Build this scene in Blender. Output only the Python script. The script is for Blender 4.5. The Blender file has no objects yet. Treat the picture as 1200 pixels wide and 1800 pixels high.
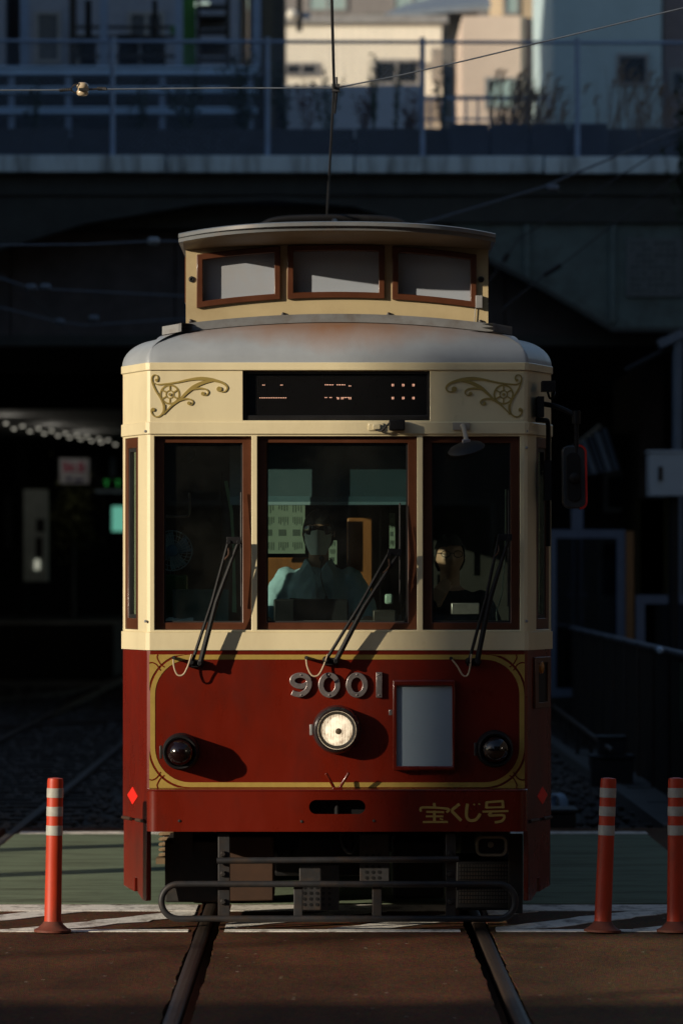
import bpy, bmesh, math, random
from mathutils import Vector, Matrix
R = math.radians
rnd = random.Random(11)
S = bpy.context.scene

# ------------------------------------------------------------------ camera, sky, sun, exposure
F, VX, VY, H = 8000.0, 572.0, 1015.0, 1.81      # focal length and vanishing point in photo pixels, eye height
cam = bpy.data.cameras.new('camera'); camo = bpy.data.objects.new('camera', cam)
S.collection.objects.link(camo); S.camera = camo
camo.location = (0, 0, H); camo.rotation_euler = (R(90), 0, 0)
cam.sensor_fit = 'VERTICAL'; cam.sensor_height = 36.0; cam.lens = 160.0
cam.shift_x = (600 - VX) / 1800; cam.shift_y = (VY - 900) / 1800
cam.clip_start = 0.5; cam.clip_end = 3000
cam.dof.use_dof = True; cam.dof.focus_distance = 23.5; cam.dof.aperture_fstop = 3.2
SUN = Vector((-1.6, -1.0, 0.50)).normalized()     # towards the sun
EL = math.asin(SUN.z)
w = bpy.data.worlds.new('World'); S.world = w; w.use_nodes = True
nt = w.node_tree; nt.nodes.clear()
sky = nt.nodes.new('ShaderNodeTexSky'); sky.sky_type = 'NISHITA'; sky.sun_disc = False
sky.sun_elevation = EL; sky.sun_rotation = math.atan2(SUN.x, SUN.y) % (2 * math.pi)
sky.air_density = 1.0; sky.dust_density = 0.6; sky.ozone_density = 1.5
bgn = nt.nodes.new('ShaderNodeBackground'); bgn.inputs['Strength'].default_value = 0.10
won = nt.nodes.new('ShaderNodeOutputWorld')
nt.links.new(sky.outputs[0], bgn.inputs[0]); nt.links.new(bgn.outputs[0], won.inputs[0])
sl = bpy.data.lights.new('sun', 'SUN'); sl.energy = 5.0; sl.angle = R(0.53); sl.color = (1.0, 0.86, 0.67)
so = bpy.data.objects.new('sun', sl); S.collection.objects.link(so)
so.rotation_euler = (-SUN).to_track_quat('-Z', 'Y').to_euler(); so.location = (-20, -20, 30)
vs = S.view_settings
vs.view_transform = 'Standard'; vs.look = 'None'; vs.gamma = 1; vs.use_curve_mapping = False
vs.exposure = 0.0
S.cycles.max_bounces = 8; S.cycles.transparent_max_bounces = 24
S.cycles.sample_clamp_indirect = 4.0

# ------------------------------------------------------------------ helpers
def P(px, py, Y):
    return Vector(((px - VX) * Y / F, Y, H - (py - VY) * Y / F))
OFF = {}
def tag(o, label=None, cat=None, group=None, kind=None):
    if label: o['label'] = label
    if cat: o['category'] = cat
    if group: o['group'] = group
    if kind: o['kind'] = kind
    return o
def thing(name, loc, label, cat, group=None, rz=0):
    o = bpy.data.objects.new(name, None); S.collection.objects.link(o)
    o.empty_display_size = .2
    o.location = loc; o.rotation_euler = (0, 0, rz)
    OFF[o] = Vector(loc)
    return tag(o, label, cat, group)
def catmull(pts, n=6, closed=False):
    pts = [Vector(p) for p in pts]; out = []
    m = len(pts)
    for i in range(m if closed else m - 1):
        if closed: a, b, c, d = pts[i - 1], pts[i], pts[(i + 1) % m], pts[(i + 2) % m]
        else: a, b, c, d = pts[max(i - 1, 0)], pts[i], pts[i + 1], pts[min(i + 2, m - 1)]
        for k in range(n):
            t = k / n
            out.append(.5 * ((2 * b) + (c - a) * t + (2 * a - 5 * b + 4 * c - d) * t * t + (3 * b - a - 3 * c + d) * t ** 3))
    if not closed: out.append(pts[-1])
    return out
class MB:
    def __init__(s): s.v = []; s.f = []; s.m = []
    def add(s, vs_, fs, mi=0):
        k = len(s.v); s.v += [Vector(v) for v in vs_]
        for f in fs: s.f.append([i + k for i in f]); s.m.append(mi)
        return s
    def box(s, x0, x1, y0, y1, z0, z1, mi=0):
        return s.add([(x, y, z) for z in (z0, z1) for y in (y0, y1) for x in (x0, x1)],
                     [(0, 2, 3, 1), (4, 5, 7, 6), (0, 1, 5, 4), (2, 6, 7, 3), (0, 4, 6, 2), (1, 3, 7, 5)], mi)
    def pbox(s, a, b, c, d, Y, dep, mi=0):          # photo extents at a distance, extruded away
        p, q = P(a, d, Y), P(b, c, Y)
        return s.box(p.x, q.x, Y, Y + dep, p.z, q.z, mi)
    def obox(s, c, half, rot, mi=0):
        c = Vector(c); k = len(s.v)
        s.box(-half[0], half[0], -half[1], half[1], -half[2], half[2], mi)
        for i in range(k, len(s.v)): s.v[i] = rot @ s.v[i] + c
        return s
    def tube(s, pts, r, n=8, closed=False, mi=0, flat=1.0):
        pts = [Vector(p) for p in pts]; m = len(pts)
        rs = r if isinstance(r, (list, tuple)) else [r] * m
        up = None; vs_ = []; fs = []
        for i, p in enumerate(pts):
            if closed: t = pts[(i + 1) % m] - pts[i - 1]
            else: t = pts[min(i + 1, m - 1)] - pts[max(i - 1, 0)]
            t.normalize()
            if up is None:
                up = Vector((0, 0, 1)) if abs(t.z) < .9 else Vector((1, 0, 0))
            up = (up - t * up.dot(t)).normalized(); sd = t.cross(up)
            for k in range(n):
                a = 2 * math.pi * k / n
                vs_.append(p + (sd * math.cos(a) + up * (math.sin(a) * flat)) * rs[i])
        for i in range(m if closed else m - 1):
            j = (i + 1) % m
            for k in range(n):
                l = (k + 1) % n
                fs.append((i * n + k, i * n + l, j * n + l, j * n + k))
        if not closed:
            fs.append(tuple(range(n - 1, -1, -1))); fs.append(tuple(range((m - 1) * n, m * n)))
        return s.add(vs_, fs, mi)
    def cyl(s, a, b, r0, r1=None, n=16, mi=0):
        return s.tube([a, b], [r0, r0 if r1 is None else r1], n, mi=mi)
    def prism(s, poly, y0, y1, mi=0):               # polygon of (x, z), extruded along y
        n = len(poly)
        return s.add([(p[0], y0, p[1]) for p in poly] + [(p[0], y1, p[1]) for p in poly],
                     [tuple(range(n)), tuple(range(2 * n - 1, n - 1, -1))] + [(i, (i + 1) % n, (i + 1) % n + n, i + n) for i in range(n)], mi)
    def hprism(s, poly, z0, z1, mi=0):              # polygon of (x, y), extruded along z
        n = len(poly)
        return s.add([(p[0], p[1], z0) for p in poly] + [(p[0], p[1], z1) for p in poly],
                     [tuple(range(n)), tuple(range(2 * n - 1, n - 1, -1))] + [(i, (i + 1) % n, (i + 1) % n + n, i + n) for i in range(n)], mi)
    def ring(s, outer, inner, y0, y1, mi=0):        # two loops of (x, z) of equal length
        n = len(outer); vs_ = []
        for y in (y0, y1):
            vs_ += [(p[0], y, p[1]) for p in outer] + [(p[0], y, p[1]) for p in inner]
        fs = []
        for i in range(n):
            j = (i + 1) % n
            fs += [(i, j, n + j, n + i), (2 * n + i, 3 * n + i, 3 * n + j, 2 * n + j), (i, 2 * n + i, 2 * n + j, j), (n + i, n + j, 3 * n + j, 3 * n + i)]
        return s.add(vs_, fs, mi)
    def ribbon(s, pts, ws, y0, y1, mi=0, closed=False):   # stroke in the xz plane
        m = len(pts); A = []; B = []
        for i in range(m):
            a = Vector(pts[i - 1] if (closed or i) else pts[0]); b = Vector(pts[(i + 1) % m] if (closed or i < m - 1) else pts[m - 1])
            t = b - a
            if t.length < 1e-9: t = Vector((1, 0))
            t.normalize(); nrm = Vector((-t.y, t.x)); wd = (ws[i] if isinstance(ws, (list, tuple)) else ws) / 2
            A.append(Vector(pts[i]) + nrm * wd); B.append(Vector(pts[i]) - nrm * wd)
        if closed: return s.ring(A, B, y0, y1, mi)
        vs_ = []
        for y in (y0, y1): vs_ += [(p.x, y, p.y) for p in A] + [(p.x, y, p.y) for p in B]
        fs = []
        for i in range(m - 1):
            fs += [(i, i + 1, m + i + 1, m + i), (2 * m + i, 3 * m + i, 3 * m + i + 1, 2 * m + i + 1), (i, 2 * m + i, 2 * m + i + 1, i + 1), (m + i, m + i + 1, 3 * m + i + 1, 3 * m + i)]
        fs += [(0, m, 3 * m, 2 * m), (m - 1, 3 * m - 1, 4 * m - 1, 2 * m - 1)]
        return s.add(vs_, fs, mi)
    def lathe(s, c, prof, n=32, mi=0, axis=None, caps=True):   # profile (radius, height towards -y)
        c = Vector(c); vs_ = []; fs = []; m = len(prof)
        ax = Vector(axis or (0, -1, 0)).normalized()
        u = ax.cross(Vector((0, 0, 1)) if abs(ax.z) < .9 else Vector((1, 0, 0))).normalized(); v = u.cross(ax)
        for r, h in prof:
            for k in range(n):
                a = 2 * math.pi * k / n
                vs_.append(c + ax * h + (u * math.cos(a) + v * math.sin(a)) * r)
        for i in range(m - 1):
            for k in range(n):
                l = (k + 1) % n
                fs.append((i * n + k, i * n + l, (i + 1) * n + l, (i + 1) * n + k))
        if caps: fs.append(tuple(range(n))); fs.append(tuple(range((m - 1) * n, m * n)))
        else:
            for k in range(n): l = (k + 1) % n; fs.append(((m - 1) * n + k, (m - 1) * n + l, l, k))
        return s.add(vs_, fs, mi)
    def loft(s, rings, caps=True, mi=0, closed=True):
        n = len(rings[0]); vs_ = [p for r in rings for p in r]; fs = []
        for i in range(len(rings) - 1):
            for k in range(n if closed else n - 1):
                l = (k + 1) % n
                fs.append((i * n + k, i * n + l, (i + 1) * n + l, (i + 1) * n + k))
        if caps and closed: fs += [tuple(range(n)), tuple(range((len(rings) - 1) * n, len(rings) * n))]
        return s.add(vs_, fs, mi)
    def build(s, name, mats, parent=None, label=None, cat=None, group=None, kind=None, bevel=0, smooth=None, keep=False, wn=False):
        me = bpy.data.meshes.new(name)
        if parent is not None: off = OFF.get(parent, Vector())
        elif keep: off = Vector()
        else:
            lo = Vector([min(v[i] for v in s.v) for i in range(3)]); hi = Vector([max(v[i] for v in s.v) for i in range(3)])
            off = Vector(((lo.x + hi.x) / 2, (lo.y + hi.y) / 2, lo.z))
        me.from_pydata([v - off for v in s.v], [], s.f)
        if not isinstance(mats, (list, tuple)): mats = [mats]
        for m in mats: me.materials.append(m)
        me.polygons.foreach_set('material_index', s.m)
        bm = bmesh.new(); bm.from_mesh(me); bmesh.ops.recalc_face_normals(bm, faces=bm.faces); bm.to_mesh(me); bm.free()
        if smooth:
            me.polygons.foreach_set('use_smooth', [True] * len(me.polygons)); me.set_sharp_from_angle(angle=R(smooth))
        o = bpy.data.objects.new(name, me); S.collection.objects.link(o)
        if parent is not None: o.parent = parent; OFF[o] = off
        else: o.location = off; OFF[o] = off
        if bevel:
            b = o.modifiers.new('bevel', 'BEVEL'); b.width = bevel; b.segments = 2; b.limit_method = 'ANGLE'; b.angle_limit = R(40)
            if not smooth:
                me.polygons.foreach_set('use_smooth', [True] * len(me.polygons)); me.set_sharp_from_angle(angle=R(35))
        if wn:
            q = o.modifiers.new('weighted_normal', 'WEIGHTED_NORMAL'); q.keep_sharp = True; q.weight = 80
        return tag(o, label, cat, group, kind)
def copy_tree(o, parent=None):
    c = o.copy(); S.collection.objects.link(c)
    if parent is not None: c.parent = parent
    for ch in list(o.children): copy_tree(ch, c)
    return c

# ------------------------------------------------------------------ materials
MATS = {}
def mat(name, col, rough=.5, metal=0.0, var=.12, scale=6.0, bump=0.0, bscale=60.0, coat=0.0, spec=.4, dirt=None, dirt_amt=.0, dirt_scale=3.0, rvar=.1, stretch=(1, 1, 1), sheen=0, bdist=.01):
    if name in MATS: return MATS[name]
    m = bpy.data.materials.new(name); m.use_nodes = True; n = m.node_tree.nodes; L = m.node_tree.links
    b = n['Principled BSDF']
    tc = n.new('ShaderNodeTexCoord'); mp = n.new('ShaderNodeMapping'); mp.inputs['Scale'].default_value = stretch
    L.new(tc.outputs['Object'], mp.inputs['Vector'])
    no = n.new('ShaderNodeTexNoise'); no.inputs['Scale'].default_value = scale; no.inputs['Detail'].default_value = 6; no.inputs['Roughness'].default_value = .62
    L.new(mp.outputs[0], no.inputs['Vector'])
    r = n.new('ShaderNodeValToRGB'); r.color_ramp.elements[0].position = .3; r.color_ramp.elements[1].position = .72
    r.color_ramp.elements[0].color = tuple(c * (1 - var) for c in col) + (1,); r.color_ramp.elements[1].color = tuple(min(1, c * (1 + var)) for c in col) + (1,)
    L.new(no.outputs['Fac'], r.inputs['Fac']); out = r.outputs['Color']
    if dirt:
        n2 = n.new('ShaderNodeTexNoise'); n2.inputs['Scale'].default_value = dirt_scale; n2.inputs['Detail'].default_value = 8; n2.inputs['Roughness'].default_value = .7
        L.new(mp.outputs[0], n2.inputs['Vector'])
        r2 = n.new('ShaderNodeValToRGB'); r2.color_ramp.elements[0].position = .48; r2.color_ramp.elements[1].position = .68
        r2.color_ramp.elements[0].color = (0, 0, 0, 1); r2.color_ramp.elements[1].color = (dirt_amt,) * 3 + (1,)
        L.new(n2.outputs['Fac'], r2.inputs['Fac'])
        mx = n.new('ShaderNodeMix'); mx.data_type = 'RGBA'; L.new(r2.outputs['Color'], mx.inputs['Factor']); L.new(out, mx.inputs[6]); mx.inputs[7].default_value = tuple(dirt) + (1,)
        out = mx.outputs[2]
    L.new(out, b.inputs['Base Color'])
    rr = n.new('ShaderNodeMapRange'); rr.inputs['To Min'].default_value = max(0.02, rough - rvar); rr.inputs['To Max'].default_value = min(1, rough + rvar)
    L.new(no.outputs['Fac'], rr.inputs['Value']); L.new(rr.outputs[0], b.inputs['Roughness'])
    b.inputs['Metallic'].default_value = metal; b.inputs['Coat Weight'].default_value = coat; b.inputs['Coat Roughness'].default_value = .12
    b.inputs['Specular IOR Level'].default_value = spec
    if sheen: b.inputs['Sheen Weight'].default_value = sheen
    if bump:
        nb = n.new('ShaderNodeTexNoise'); nb.inputs['Scale'].default_value = bscale; nb.inputs['Detail'].default_value = 5
        L.new(mp.outputs[0], nb.inputs['Vector'])
        bu = n.new('ShaderNodeBump'); bu.inputs['Strength'].default_value = bump; bu.inputs['Distance'].default_value = bdist
        L.new(nb.outputs['Fac'], bu.inputs['Height']); L.new(bu.outputs[0], b.inputs['Normal'])
    MATS[name] = m
    return m
def emis(name, col, strength):
    m = bpy.data.materials.new(name); m.use_nodes = True; n = m.node_tree.nodes
    b = n['Principled BSDF']; b.inputs['Base Color'].default_value = (.02, .02, .02, 1); b.inputs['Emission Color'].default_value = tuple(col) + (1,); b.inputs['Emission Strength'].default_value = strength
    return m
def glass(name, tint, refl=.045, dirt=.0):
    m = bpy.data.materials.new(name); m.use_nodes = True; n = m.node_tree.nodes; L = m.node_tree.links; n.remove(n['Principled BSDF'])
    t = n.new('ShaderNodeBsdfTransparent'); t.inputs[0].default_value = tuple(tint) + (1,)
    g = n.new('ShaderNodeBsdfGlossy'); g.inputs['Roughness'].default_value = .01
    lw = n.new('ShaderNodeLayerWeight'); lw.inputs['Blend'].default_value = .5
    pw = n.new('ShaderNodeMath'); pw.operation = 'POWER'; pw.inputs[1].default_value = 5; L.new(lw.outputs['Facing'], pw.inputs[0])
    ma = n.new('ShaderNodeMath'); ma.operation = 'MULTIPLY_ADD'; ma.inputs[1].default_value = .9; ma.inputs[2].default_value = refl; L.new(pw.outputs[0], ma.inputs[0])
    mx = n.new('ShaderNodeMixShader'); L.new(ma.outputs[0], mx.inputs[0]); L.new(t.outputs[0], mx.inputs[1]); L.new(g.outputs[0], mx.inputs[2])
    if dirt:
        tc = n.new('ShaderNodeTexCoord'); no = n.new('ShaderNodeTexNoise'); no.inputs['Scale'].default_value = 3.5; no.inputs['Detail'].default_value = 9; no.inputs['Roughness'].default_value = .7; L.new(tc.outputs['Object'], no.inputs[0])
        rr = n.new('ShaderNodeMapRange'); rr.inputs['From Min'].default_value = .35; rr.inputs['From Max'].default_value = .75; rr.inputs['To Max'].default_value = dirt; L.new(no.outputs['Fac'], rr.inputs['Value'])
        d = n.new('ShaderNodeBsdfDiffuse'); d.inputs[0].default_value = (.45, .43, .38, 1)
        m3 = n.new('ShaderNodeMixShader'); L.new(rr.outputs[0], m3.inputs[0]); L.new(mx.outputs[0], m3.inputs[1]); L.new(d.outputs[0], m3.inputs[2]); mx = m3
    L.new(mx.outputs[0], n['Material Output'].inputs[0])
    return m
CREAM = mat('cream_paint', (.70, .61, .39), .32, var=.05, scale=3, coat=.25, dirt=(.42, .33, .19), dirt_amt=.3, dirt_scale=2.2, stretch=(1, 1, .4), bump=.05, bscale=4, rvar=.16)
RED = mat('red_paint', (.128, .0090, .0025), .3, var=.10, scale=4, coat=.3, dirt=(.060, .011, .007), dirt_amt=.75, dirt_scale=2.2, bump=.05, bscale=4, stretch=(1, 1, .45), rvar=.16)
GOLD = mat('gold_line', (.34, .23, .05), .5, var=.1, scale=20)
GOLDD = mat('gold_ornament', (.30, .22, .06), .5, var=.08, scale=20)
BROWN = mat('brown_frame', (.078, .025, .010), .38, var=.15, scale=8, coat=.2)
RUBBER = mat('black_rubber', (.012, .012, .012), .6, var=.2, scale=12)
BLACK = mat('black_paint', (.009, .009, .010), .55, spec=.2, var=.25, scale=9)
DARKM = mat('dark_steel', (.035, .033, .032), .5, metal=.4, var=.3, scale=14, dirt=(.07, .04, .025), dirt_amt=.5, dirt_scale=5)
TUBE = mat('grey_steel_tube', (.022, .022, .024), .55, metal=.1, var=.2, scale=20, dirt=(.055, .032, .018), dirt_amt=.6, dirt_scale=9)
GREYM = mat('grey_metal', (.30, .30, .30), .5, metal=.3, var=.12, scale=10, dirt=(.12, .11, .10), dirt_amt=.5, dirt_scale=6)
STEEL = mat('brushed_steel', (.34, .30, .29), .38, metal=.8, var=.12, scale=30, bump=.03, bscale=200)
CHROME = mat('lamp_chrome', (.55, .52, .48), .15, metal=1, var=.05)
RUST = mat('rust_brown', (.046, .021, .010), .75, var=.3, scale=8)
DULLCREAM = mat('dull_cream_paint', (.44, .355, .205), .4, var=.08, scale=3, coat=.15, dirt=(.26, .18, .09), dirt_amt=.35, dirt_scale=2.0)  # duller, browner cream for the clerestory wall
FROST = mat('frosted_panel', (.30, .335, .385), .35, var=.04, scale=3, coat=.1, dirt=(.36, .27, .18), dirt_amt=.25, dirt_scale=2.0)
GLASS = glass('tram_glass', (.84, .91, .88), dirt=.012)
GLASSD = glass('side_glass', (.45, .50, .48))
# ------------------------------------------------------------------ ground, road, tracks
TX = 0.085                                             # centre of the near track
RX = [TX - .716, TX + .716]; R2 = [TX - 3.03 - .716, TX - 3.03 + .716]
def speckmat(name, col, speck, rough=.85, var=.3, scale=2.5, amt=1.0, bump=.5):
    m = mat(name, col, rough, spec=.12, var=var, scale=scale, bump=bump, bscale=170, bdist=.007, stretch=(1, .45, 1)); n = m.node_tree.nodes; L = m.node_tree.links; b = n['Principled BSDF']
    src = b.inputs['Base Color'].links[0].from_socket
    tc = n.new('ShaderNodeTexCoord'); v = n.new('ShaderNodeTexVoronoi'); v.inputs['Scale'].default_value = 15; v.inputs['Randomness'].default_value = 1; L.new(tc.outputs['Object'], v.inputs['Vector'])
    v2 = n.new('ShaderNodeTexVoronoi'); v2.inputs['Scale'].default_value = 75; L.new(tc.outputs['Object'], v2.inputs['Vector'])
    r = n.new('ShaderNodeMapRange'); r.inputs['From Min'].default_value = .17; r.inputs['From Max'].default_value = .10; L.new(v.outputs['Distance'], r.inputs['Value'])
    sp = n.new('ShaderNodeSeparateColor'); L.new(v.outputs['Color'], sp.inputs[0])
    g = n.new('ShaderNodeMath'); g.operation = 'GREATER_THAN'; g.inputs[1].default_value = .90; L.new(sp.outputs[0], g.inputs[0])
    mm = n.new('ShaderNodeMath'); mm.operation = 'MULTIPLY'; L.new(g.outputs[0], mm.inputs[0]); L.new(r.outputs[0], mm.inputs[1])
    m2 = n.new('ShaderNodeMath'); m2.operation = 'MULTIPLY'; m2.inputs[1].default_value = amt; L.new(mm.outputs[0], m2.inputs[0])
    hs = n.new('ShaderNodeMix'); hs.data_type = 'RGBA'; hs.blend_type = 'MULTIPLY'; hs.inputs['Factor'].default_value = .95; L.new(src, hs.inputs[6]); L.new(v2.outputs['Color'], hs.inputs[7])
    bw = n.new('ShaderNodeMix'); bw.data_type = 'RGBA'; L.new(hs.outputs[2], bw.inputs[6]); bw.inputs['Factor'].default_value = .22; L.new(src, bw.inputs[7])
    mx = n.new('ShaderNodeMix'); mx.data_type = 'RGBA'; L.new(m2.outputs[0], mx.inputs['Factor']); L.new(bw.outputs[2], mx.inputs[6]); mx.inputs[7].default_value = tuple(speck) + (1,)
    L.new(mx.outputs[2], b.inputs['Base Color'])
    return m
ASPH = speckmat('rusty_asphalt', (.135, .058, .028), (.42, .36, .28), amt=.9, var=.5, scale=1.6, bump=1.0)
GREEN = mat('green_lane_paint', (.175, .225, .15), .85, spec=.12, var=.16, scale=5, bump=.4, bscale=80, dirt=(.07, .075, .05), dirt_amt=.8, dirt_scale=2.0, stretch=(.5, 1.6, 1))
WHITE = mat('worn_white_paint', (.80, .77, .70), .75, var=.1, scale=8, bump=.4, bscale=90, dirt=(.09, .055, .036), dirt_amt=.9, dirt_scale=6, stretch=(1, .5, 1))
EARTH = mat('track_bed_earth', (.045, .038, .032), .95, var=.35, scale=3, bump=.6, bscale=40)
STONE = mat('ballast_stone', (.085, .075, .068), .9, var=.4, scale=9)
RAILM = mat('rail_steel', (.050, .036, .027), .5, metal=.45, var=.25, scale=12, dirt=(.05, .025, .014), dirt_amt=.6, dirt_scale=6, stretch=(4, .3, 1))
def sheet(mb, x0, x1, y0, y1, z, th, j0=0.0, j1=0.0, st=.07):
    n = max(1, int((y1 - y0) / st)) if (j0 or j1) else 1
    rg = []
    wa = wb = 0
    for i in range(n + 1):
        y = y0 + (y1 - y0) * i / n
        wa = .75 * wa + rnd.uniform(-.55, .55); wb = .75 * wb + rnd.uniform(-.55, .55)
        a = x0 + (max(-1, min(1, wa)) * j0 if 0 < i < n else 0); b = x1 + (max(-1, min(1, wb)) * j1 if 0 < i < n else 0)
        rg.append([Vector((a, y, z)), Vector((b, y, z)), Vector((b, y, z - th)), Vector((a, y, z - th))])
    return mb.loft(rg)
MB().add([(-900, -900, -.16), (900, -900, -.16), (900, 1600, -.16), (-900, 1600, -.16)], [(0, 1, 2, 3)]).build('ground', EARTH, kind='structure', keep=True)
HG, GO, GI = .032, .008, .052                          # half railhead, outer gap, inner flangeway
cols = []
edges = [-16]
for a, b in (R2, RX): edges += [a - HG - GO, a + HG + GI, b - HG - GI, b + HG + GO]
edges += [16]
strips = [(edges[i], edges[i + 1], i > 0, i + 1 < len(edges) - 1) for i in range(0, len(edges), 2)]
mb = MB()
for a, b, ja, jb in strips[:-1]: sheet(mb, a, b, -7, 32.9, 0, .13, .008 if ja else 0, .008 if jb else 0)
mb.build('road', ASPH, kind='structure', keep=True)
a, b, ja, jb = strips[-1]
sheet(MB(), a, b, -7, 32.9, 0, .13, .008, 0).build('road', speckmat('grey_brown_asphalt', (.145, .076, .036), (.45, .40, .30), amt=.9, var=.5, scale=1.6, bump=1.0), kind='structure', keep=True)
mb = MB()
for a, b, ja, jb in strips:
    if b > 10: b = 2.27
    sheet(mb, a + .012, b - .012, 25.20, 32.06, .004, .003, .010 if ja else 0, .010 if jb else 0, .12)
mb.build('green_lane', GREEN, kind='structure', keep=True)
mb = MB()
for a, b, ja, jb in strips:
    a2, b2 = a + (.03 if ja else 0), b - (.03 if jb else 0)
    if b2 > 10: b2 = 2.27
    sheet(mb, a2, b2, 32.08, 32.36, .0045, .0035)
    sheet(mb, a2, b2 if b2 != 2.27 else 15, 24.66, 25.12, .0045, .0035)
    b3 = b - .03 if jb else 9
    a3 = a + .03 if ja else -9
    sheet(mb, a3, b3, 23.22, 23.36, .0045, .0035)
    k = 0; x = -9.6
    while x < 9:
        y0_, y1_ = 23.39, 24.62; sl = 1 / 1.5; wd = .30
        n = 10; rg = []
        for i in range(n + 1):
            y = y0_ + (y1_ - y0_) * i / n; xa = x + (y - y0_) * sl + rnd.uniform(-.03, .03); xb = xa + wd + rnd.uniform(-.03, .03)
            xa, xb = max(a3, min(b3, xa)), max(a3, min(b3, xb))
            rg.append([Vector((xa, y, .0045)), Vector((xb, y, .0045)), Vector((xb, y, .001)), Vector((xa, y, .001))])
        rg = [r_ for r_ in rg if r_[1].x - r_[0].x > .02]
        if len(rg) > 1: mb.loft(rg)
        x += .80
mb.build('road_marking', WHITE, kind='structure', keep=True)
def rail(mb, pts):
    sec = [(-.032, -.006), (-.026, -.001), (-.012, .002), (.012, .002), (.026, -.001), (.032, -.006), (.032, -.035), (.008, -.045), (.008, -.13), (.06, -.15), (-.06, -.15), (-.008, -.13), (-.008, -.045), (-.032, -.035)]
    rg = []
    for i, p in enumerate(pts):
        t = Vector(pts[min(i + 1, len(pts) - 1)]) - Vector(pts[max(i - 1, 0)]); t.normalize(); nx = Vector((t.y, -t.x, 0))
        rg.append([Vector(p) + nx * a + Vector((0, 0, b)) for a, b in sec])
    mb.loft(rg)
tr = bpy.data.objects.new('tram_track', None); S.collection.objects.link(tr); tag(tr, kind='structure'); OFF[tr] = Vector()
RAILD = mat('rail_rusty', (.055, .042, .034), .7, metal=.2, var=.3, scale=8)
for x in RX + R2:
    mb = MB(); rail(mb, [(x, y, .001) for y in (-7, 32.9, 60, 111.5)]); mb.build('rail', RAILM if x in RX else RAILD, tr)
cr = catmull([(-6.2, 50, 0), (-4.6, 54.5, 0), (-3.2, 57.3, 0), (-2.0, 60, 0), (-.6, 66, 0), (-.4, 80, 0)], 6)
mb = MB(); rail(mb, cr); mb.build('rail', RAILD, tr)
cr = catmull([(-9.2, 60, 0), (-5.2, 68, 0), (-4.0, 74, 0), (-3.7, 90, 0)], 6)
mb = MB(); rail(mb, cr); mb.build('rail', RAILD, tr)
for k in range(45):
    for c in (TX, TX - 3.03):
        y = 33.2 + k * .62
        MB().box(c - 1.05 + rnd.uniform(-.03, .03), c + 1.05, y, y + .22, -.20, -.045 + rnd.uniform(-.004, .004)).build('sleeper', mat('sleeper_wood', (.035, .028, .023), .9, var=.4, scale=6, stretch=(.4, 3, 1)), tr)
mb = MB(); ico = [(0, 0, 1), (.9, 0, .3), (.2, .9, .25), (-.75, .5, .3), (-.7, -.55, .25), (.3, -.85, .3), (0, 0, -.8)]
for k in range(15000):
    y = 33 + 45 * rnd.random() ** 1.6; x = rnd.uniform(-8, 2.45); s_ = rnd.uniform(.018, .045)
    if min(abs(x - r_) for r_ in RX + R2) < .05: continue
    a = rnd.uniform(0, 6.28); ca, sa = math.cos(a), math.sin(a); z = -.075 + rnd.uniform(-.03, .03)
    mb.add([(x + s_ * (p[0] * ca - p[1] * sa) * 1.2, y + s_ * (p[0] * sa + p[1] * ca), z + s_ * p[2] * .9) for p in ico], [(0, 1, 2), (0, 2, 3), (0, 3, 4), (0, 4, 5), (0, 5, 1), (6, 2, 1), (6, 3, 2), (6, 4, 3), (6, 5, 4), (6, 1, 5)])
mb.build('ballast', STONE, kind='stuff', keep=True)
MB().box(-16, 2.42, 32.9, 111.9, -.15, -.085).build('track_bed', EARTH, kind='structure', keep=True)
PAVE = mat('pavement_concrete', (.10, .098, .092), .85, var=.2, scale=3, bump=.3)
pv = MB().box(2.44, 2.56, 32.9, 70, -.15, .02).build('kerb', PAVE, kind='structure', keep=True)
mb = bpy.data.objects.new('pavement', None); S.collection.objects.link(mb); tag(mb, kind='structure'); OFF[mb] = Vector(); pav = mb
for i in range(3):
    for j in range(24):
        MB().box(2.57 + i * .62, 3.18 + i * .62, 32.9 + j * .62, 33.51 + j * .62, -.15, .005 + rnd.uniform(-.006, .006)).build('paving_slab', PAVE, pav)

# ------------------------------------------------------------------ unseen off-frame blocks added to shade the street; utility poles
def facade_windows(root, x0, x1, y, z0, z1, nx, nz, face=1, axis='x', m1=None, m2=None):
    for i in range(nx):
        for j in range(nz):
            a = x0 + (x1 - x0) * (i + .22) / nx; b = x0 + (x1 - x0) * (i + .78) / nx; c = z0 + (z1 - z0) * (j + .3) / nz; d = z0 + (z1 - z0) * (j + .8) / nz
            f = MB()
            if axis == 'x':
                f.ring([(a, c), (b, c), (b, d), (a, d)], [(a + .06, c + .06), (b - .06, c + .06), (b - .06, d - .06), (a + .06, d - .06)], y - .05 * face, y + .03 * face)
                f = f.build('window', m1 or GREYM, root); MB().box(a + .05, b - .05, min(y - .02 * face, y + .01 * face), max(y - .02 * face, y + .01 * face), c + .05, d - .05).build('pane', m2 or WINGL, f)
            else:
                f.box(y - .05, y + .05, a, b, c, d); f = f.build('window', m1 or GREYM, root); MB().box(y - .06, y + .06, a + .06, b - .06, c + .06, d - .06).build('pane', m2 or WINGL, f)
WINGL = mat('window_glass_dark', (.015, .018, .022), .08, var=.1, coat=.5)
CONC = mat('concrete_wall', (.16, .155, .15), .85, var=.15, scale=2, bump=.2)
PLAS = mat('render_wall', (.22, .20, .18), .85, var=.12, scale=2)
r = thing('bridge_shade_block', (-17, 46.5, 0), 'long plain concrete block added unseen left of the tracks to shade the bridge', 'building')  # added block, sized to keep the bridge and far ground in shade
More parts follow.
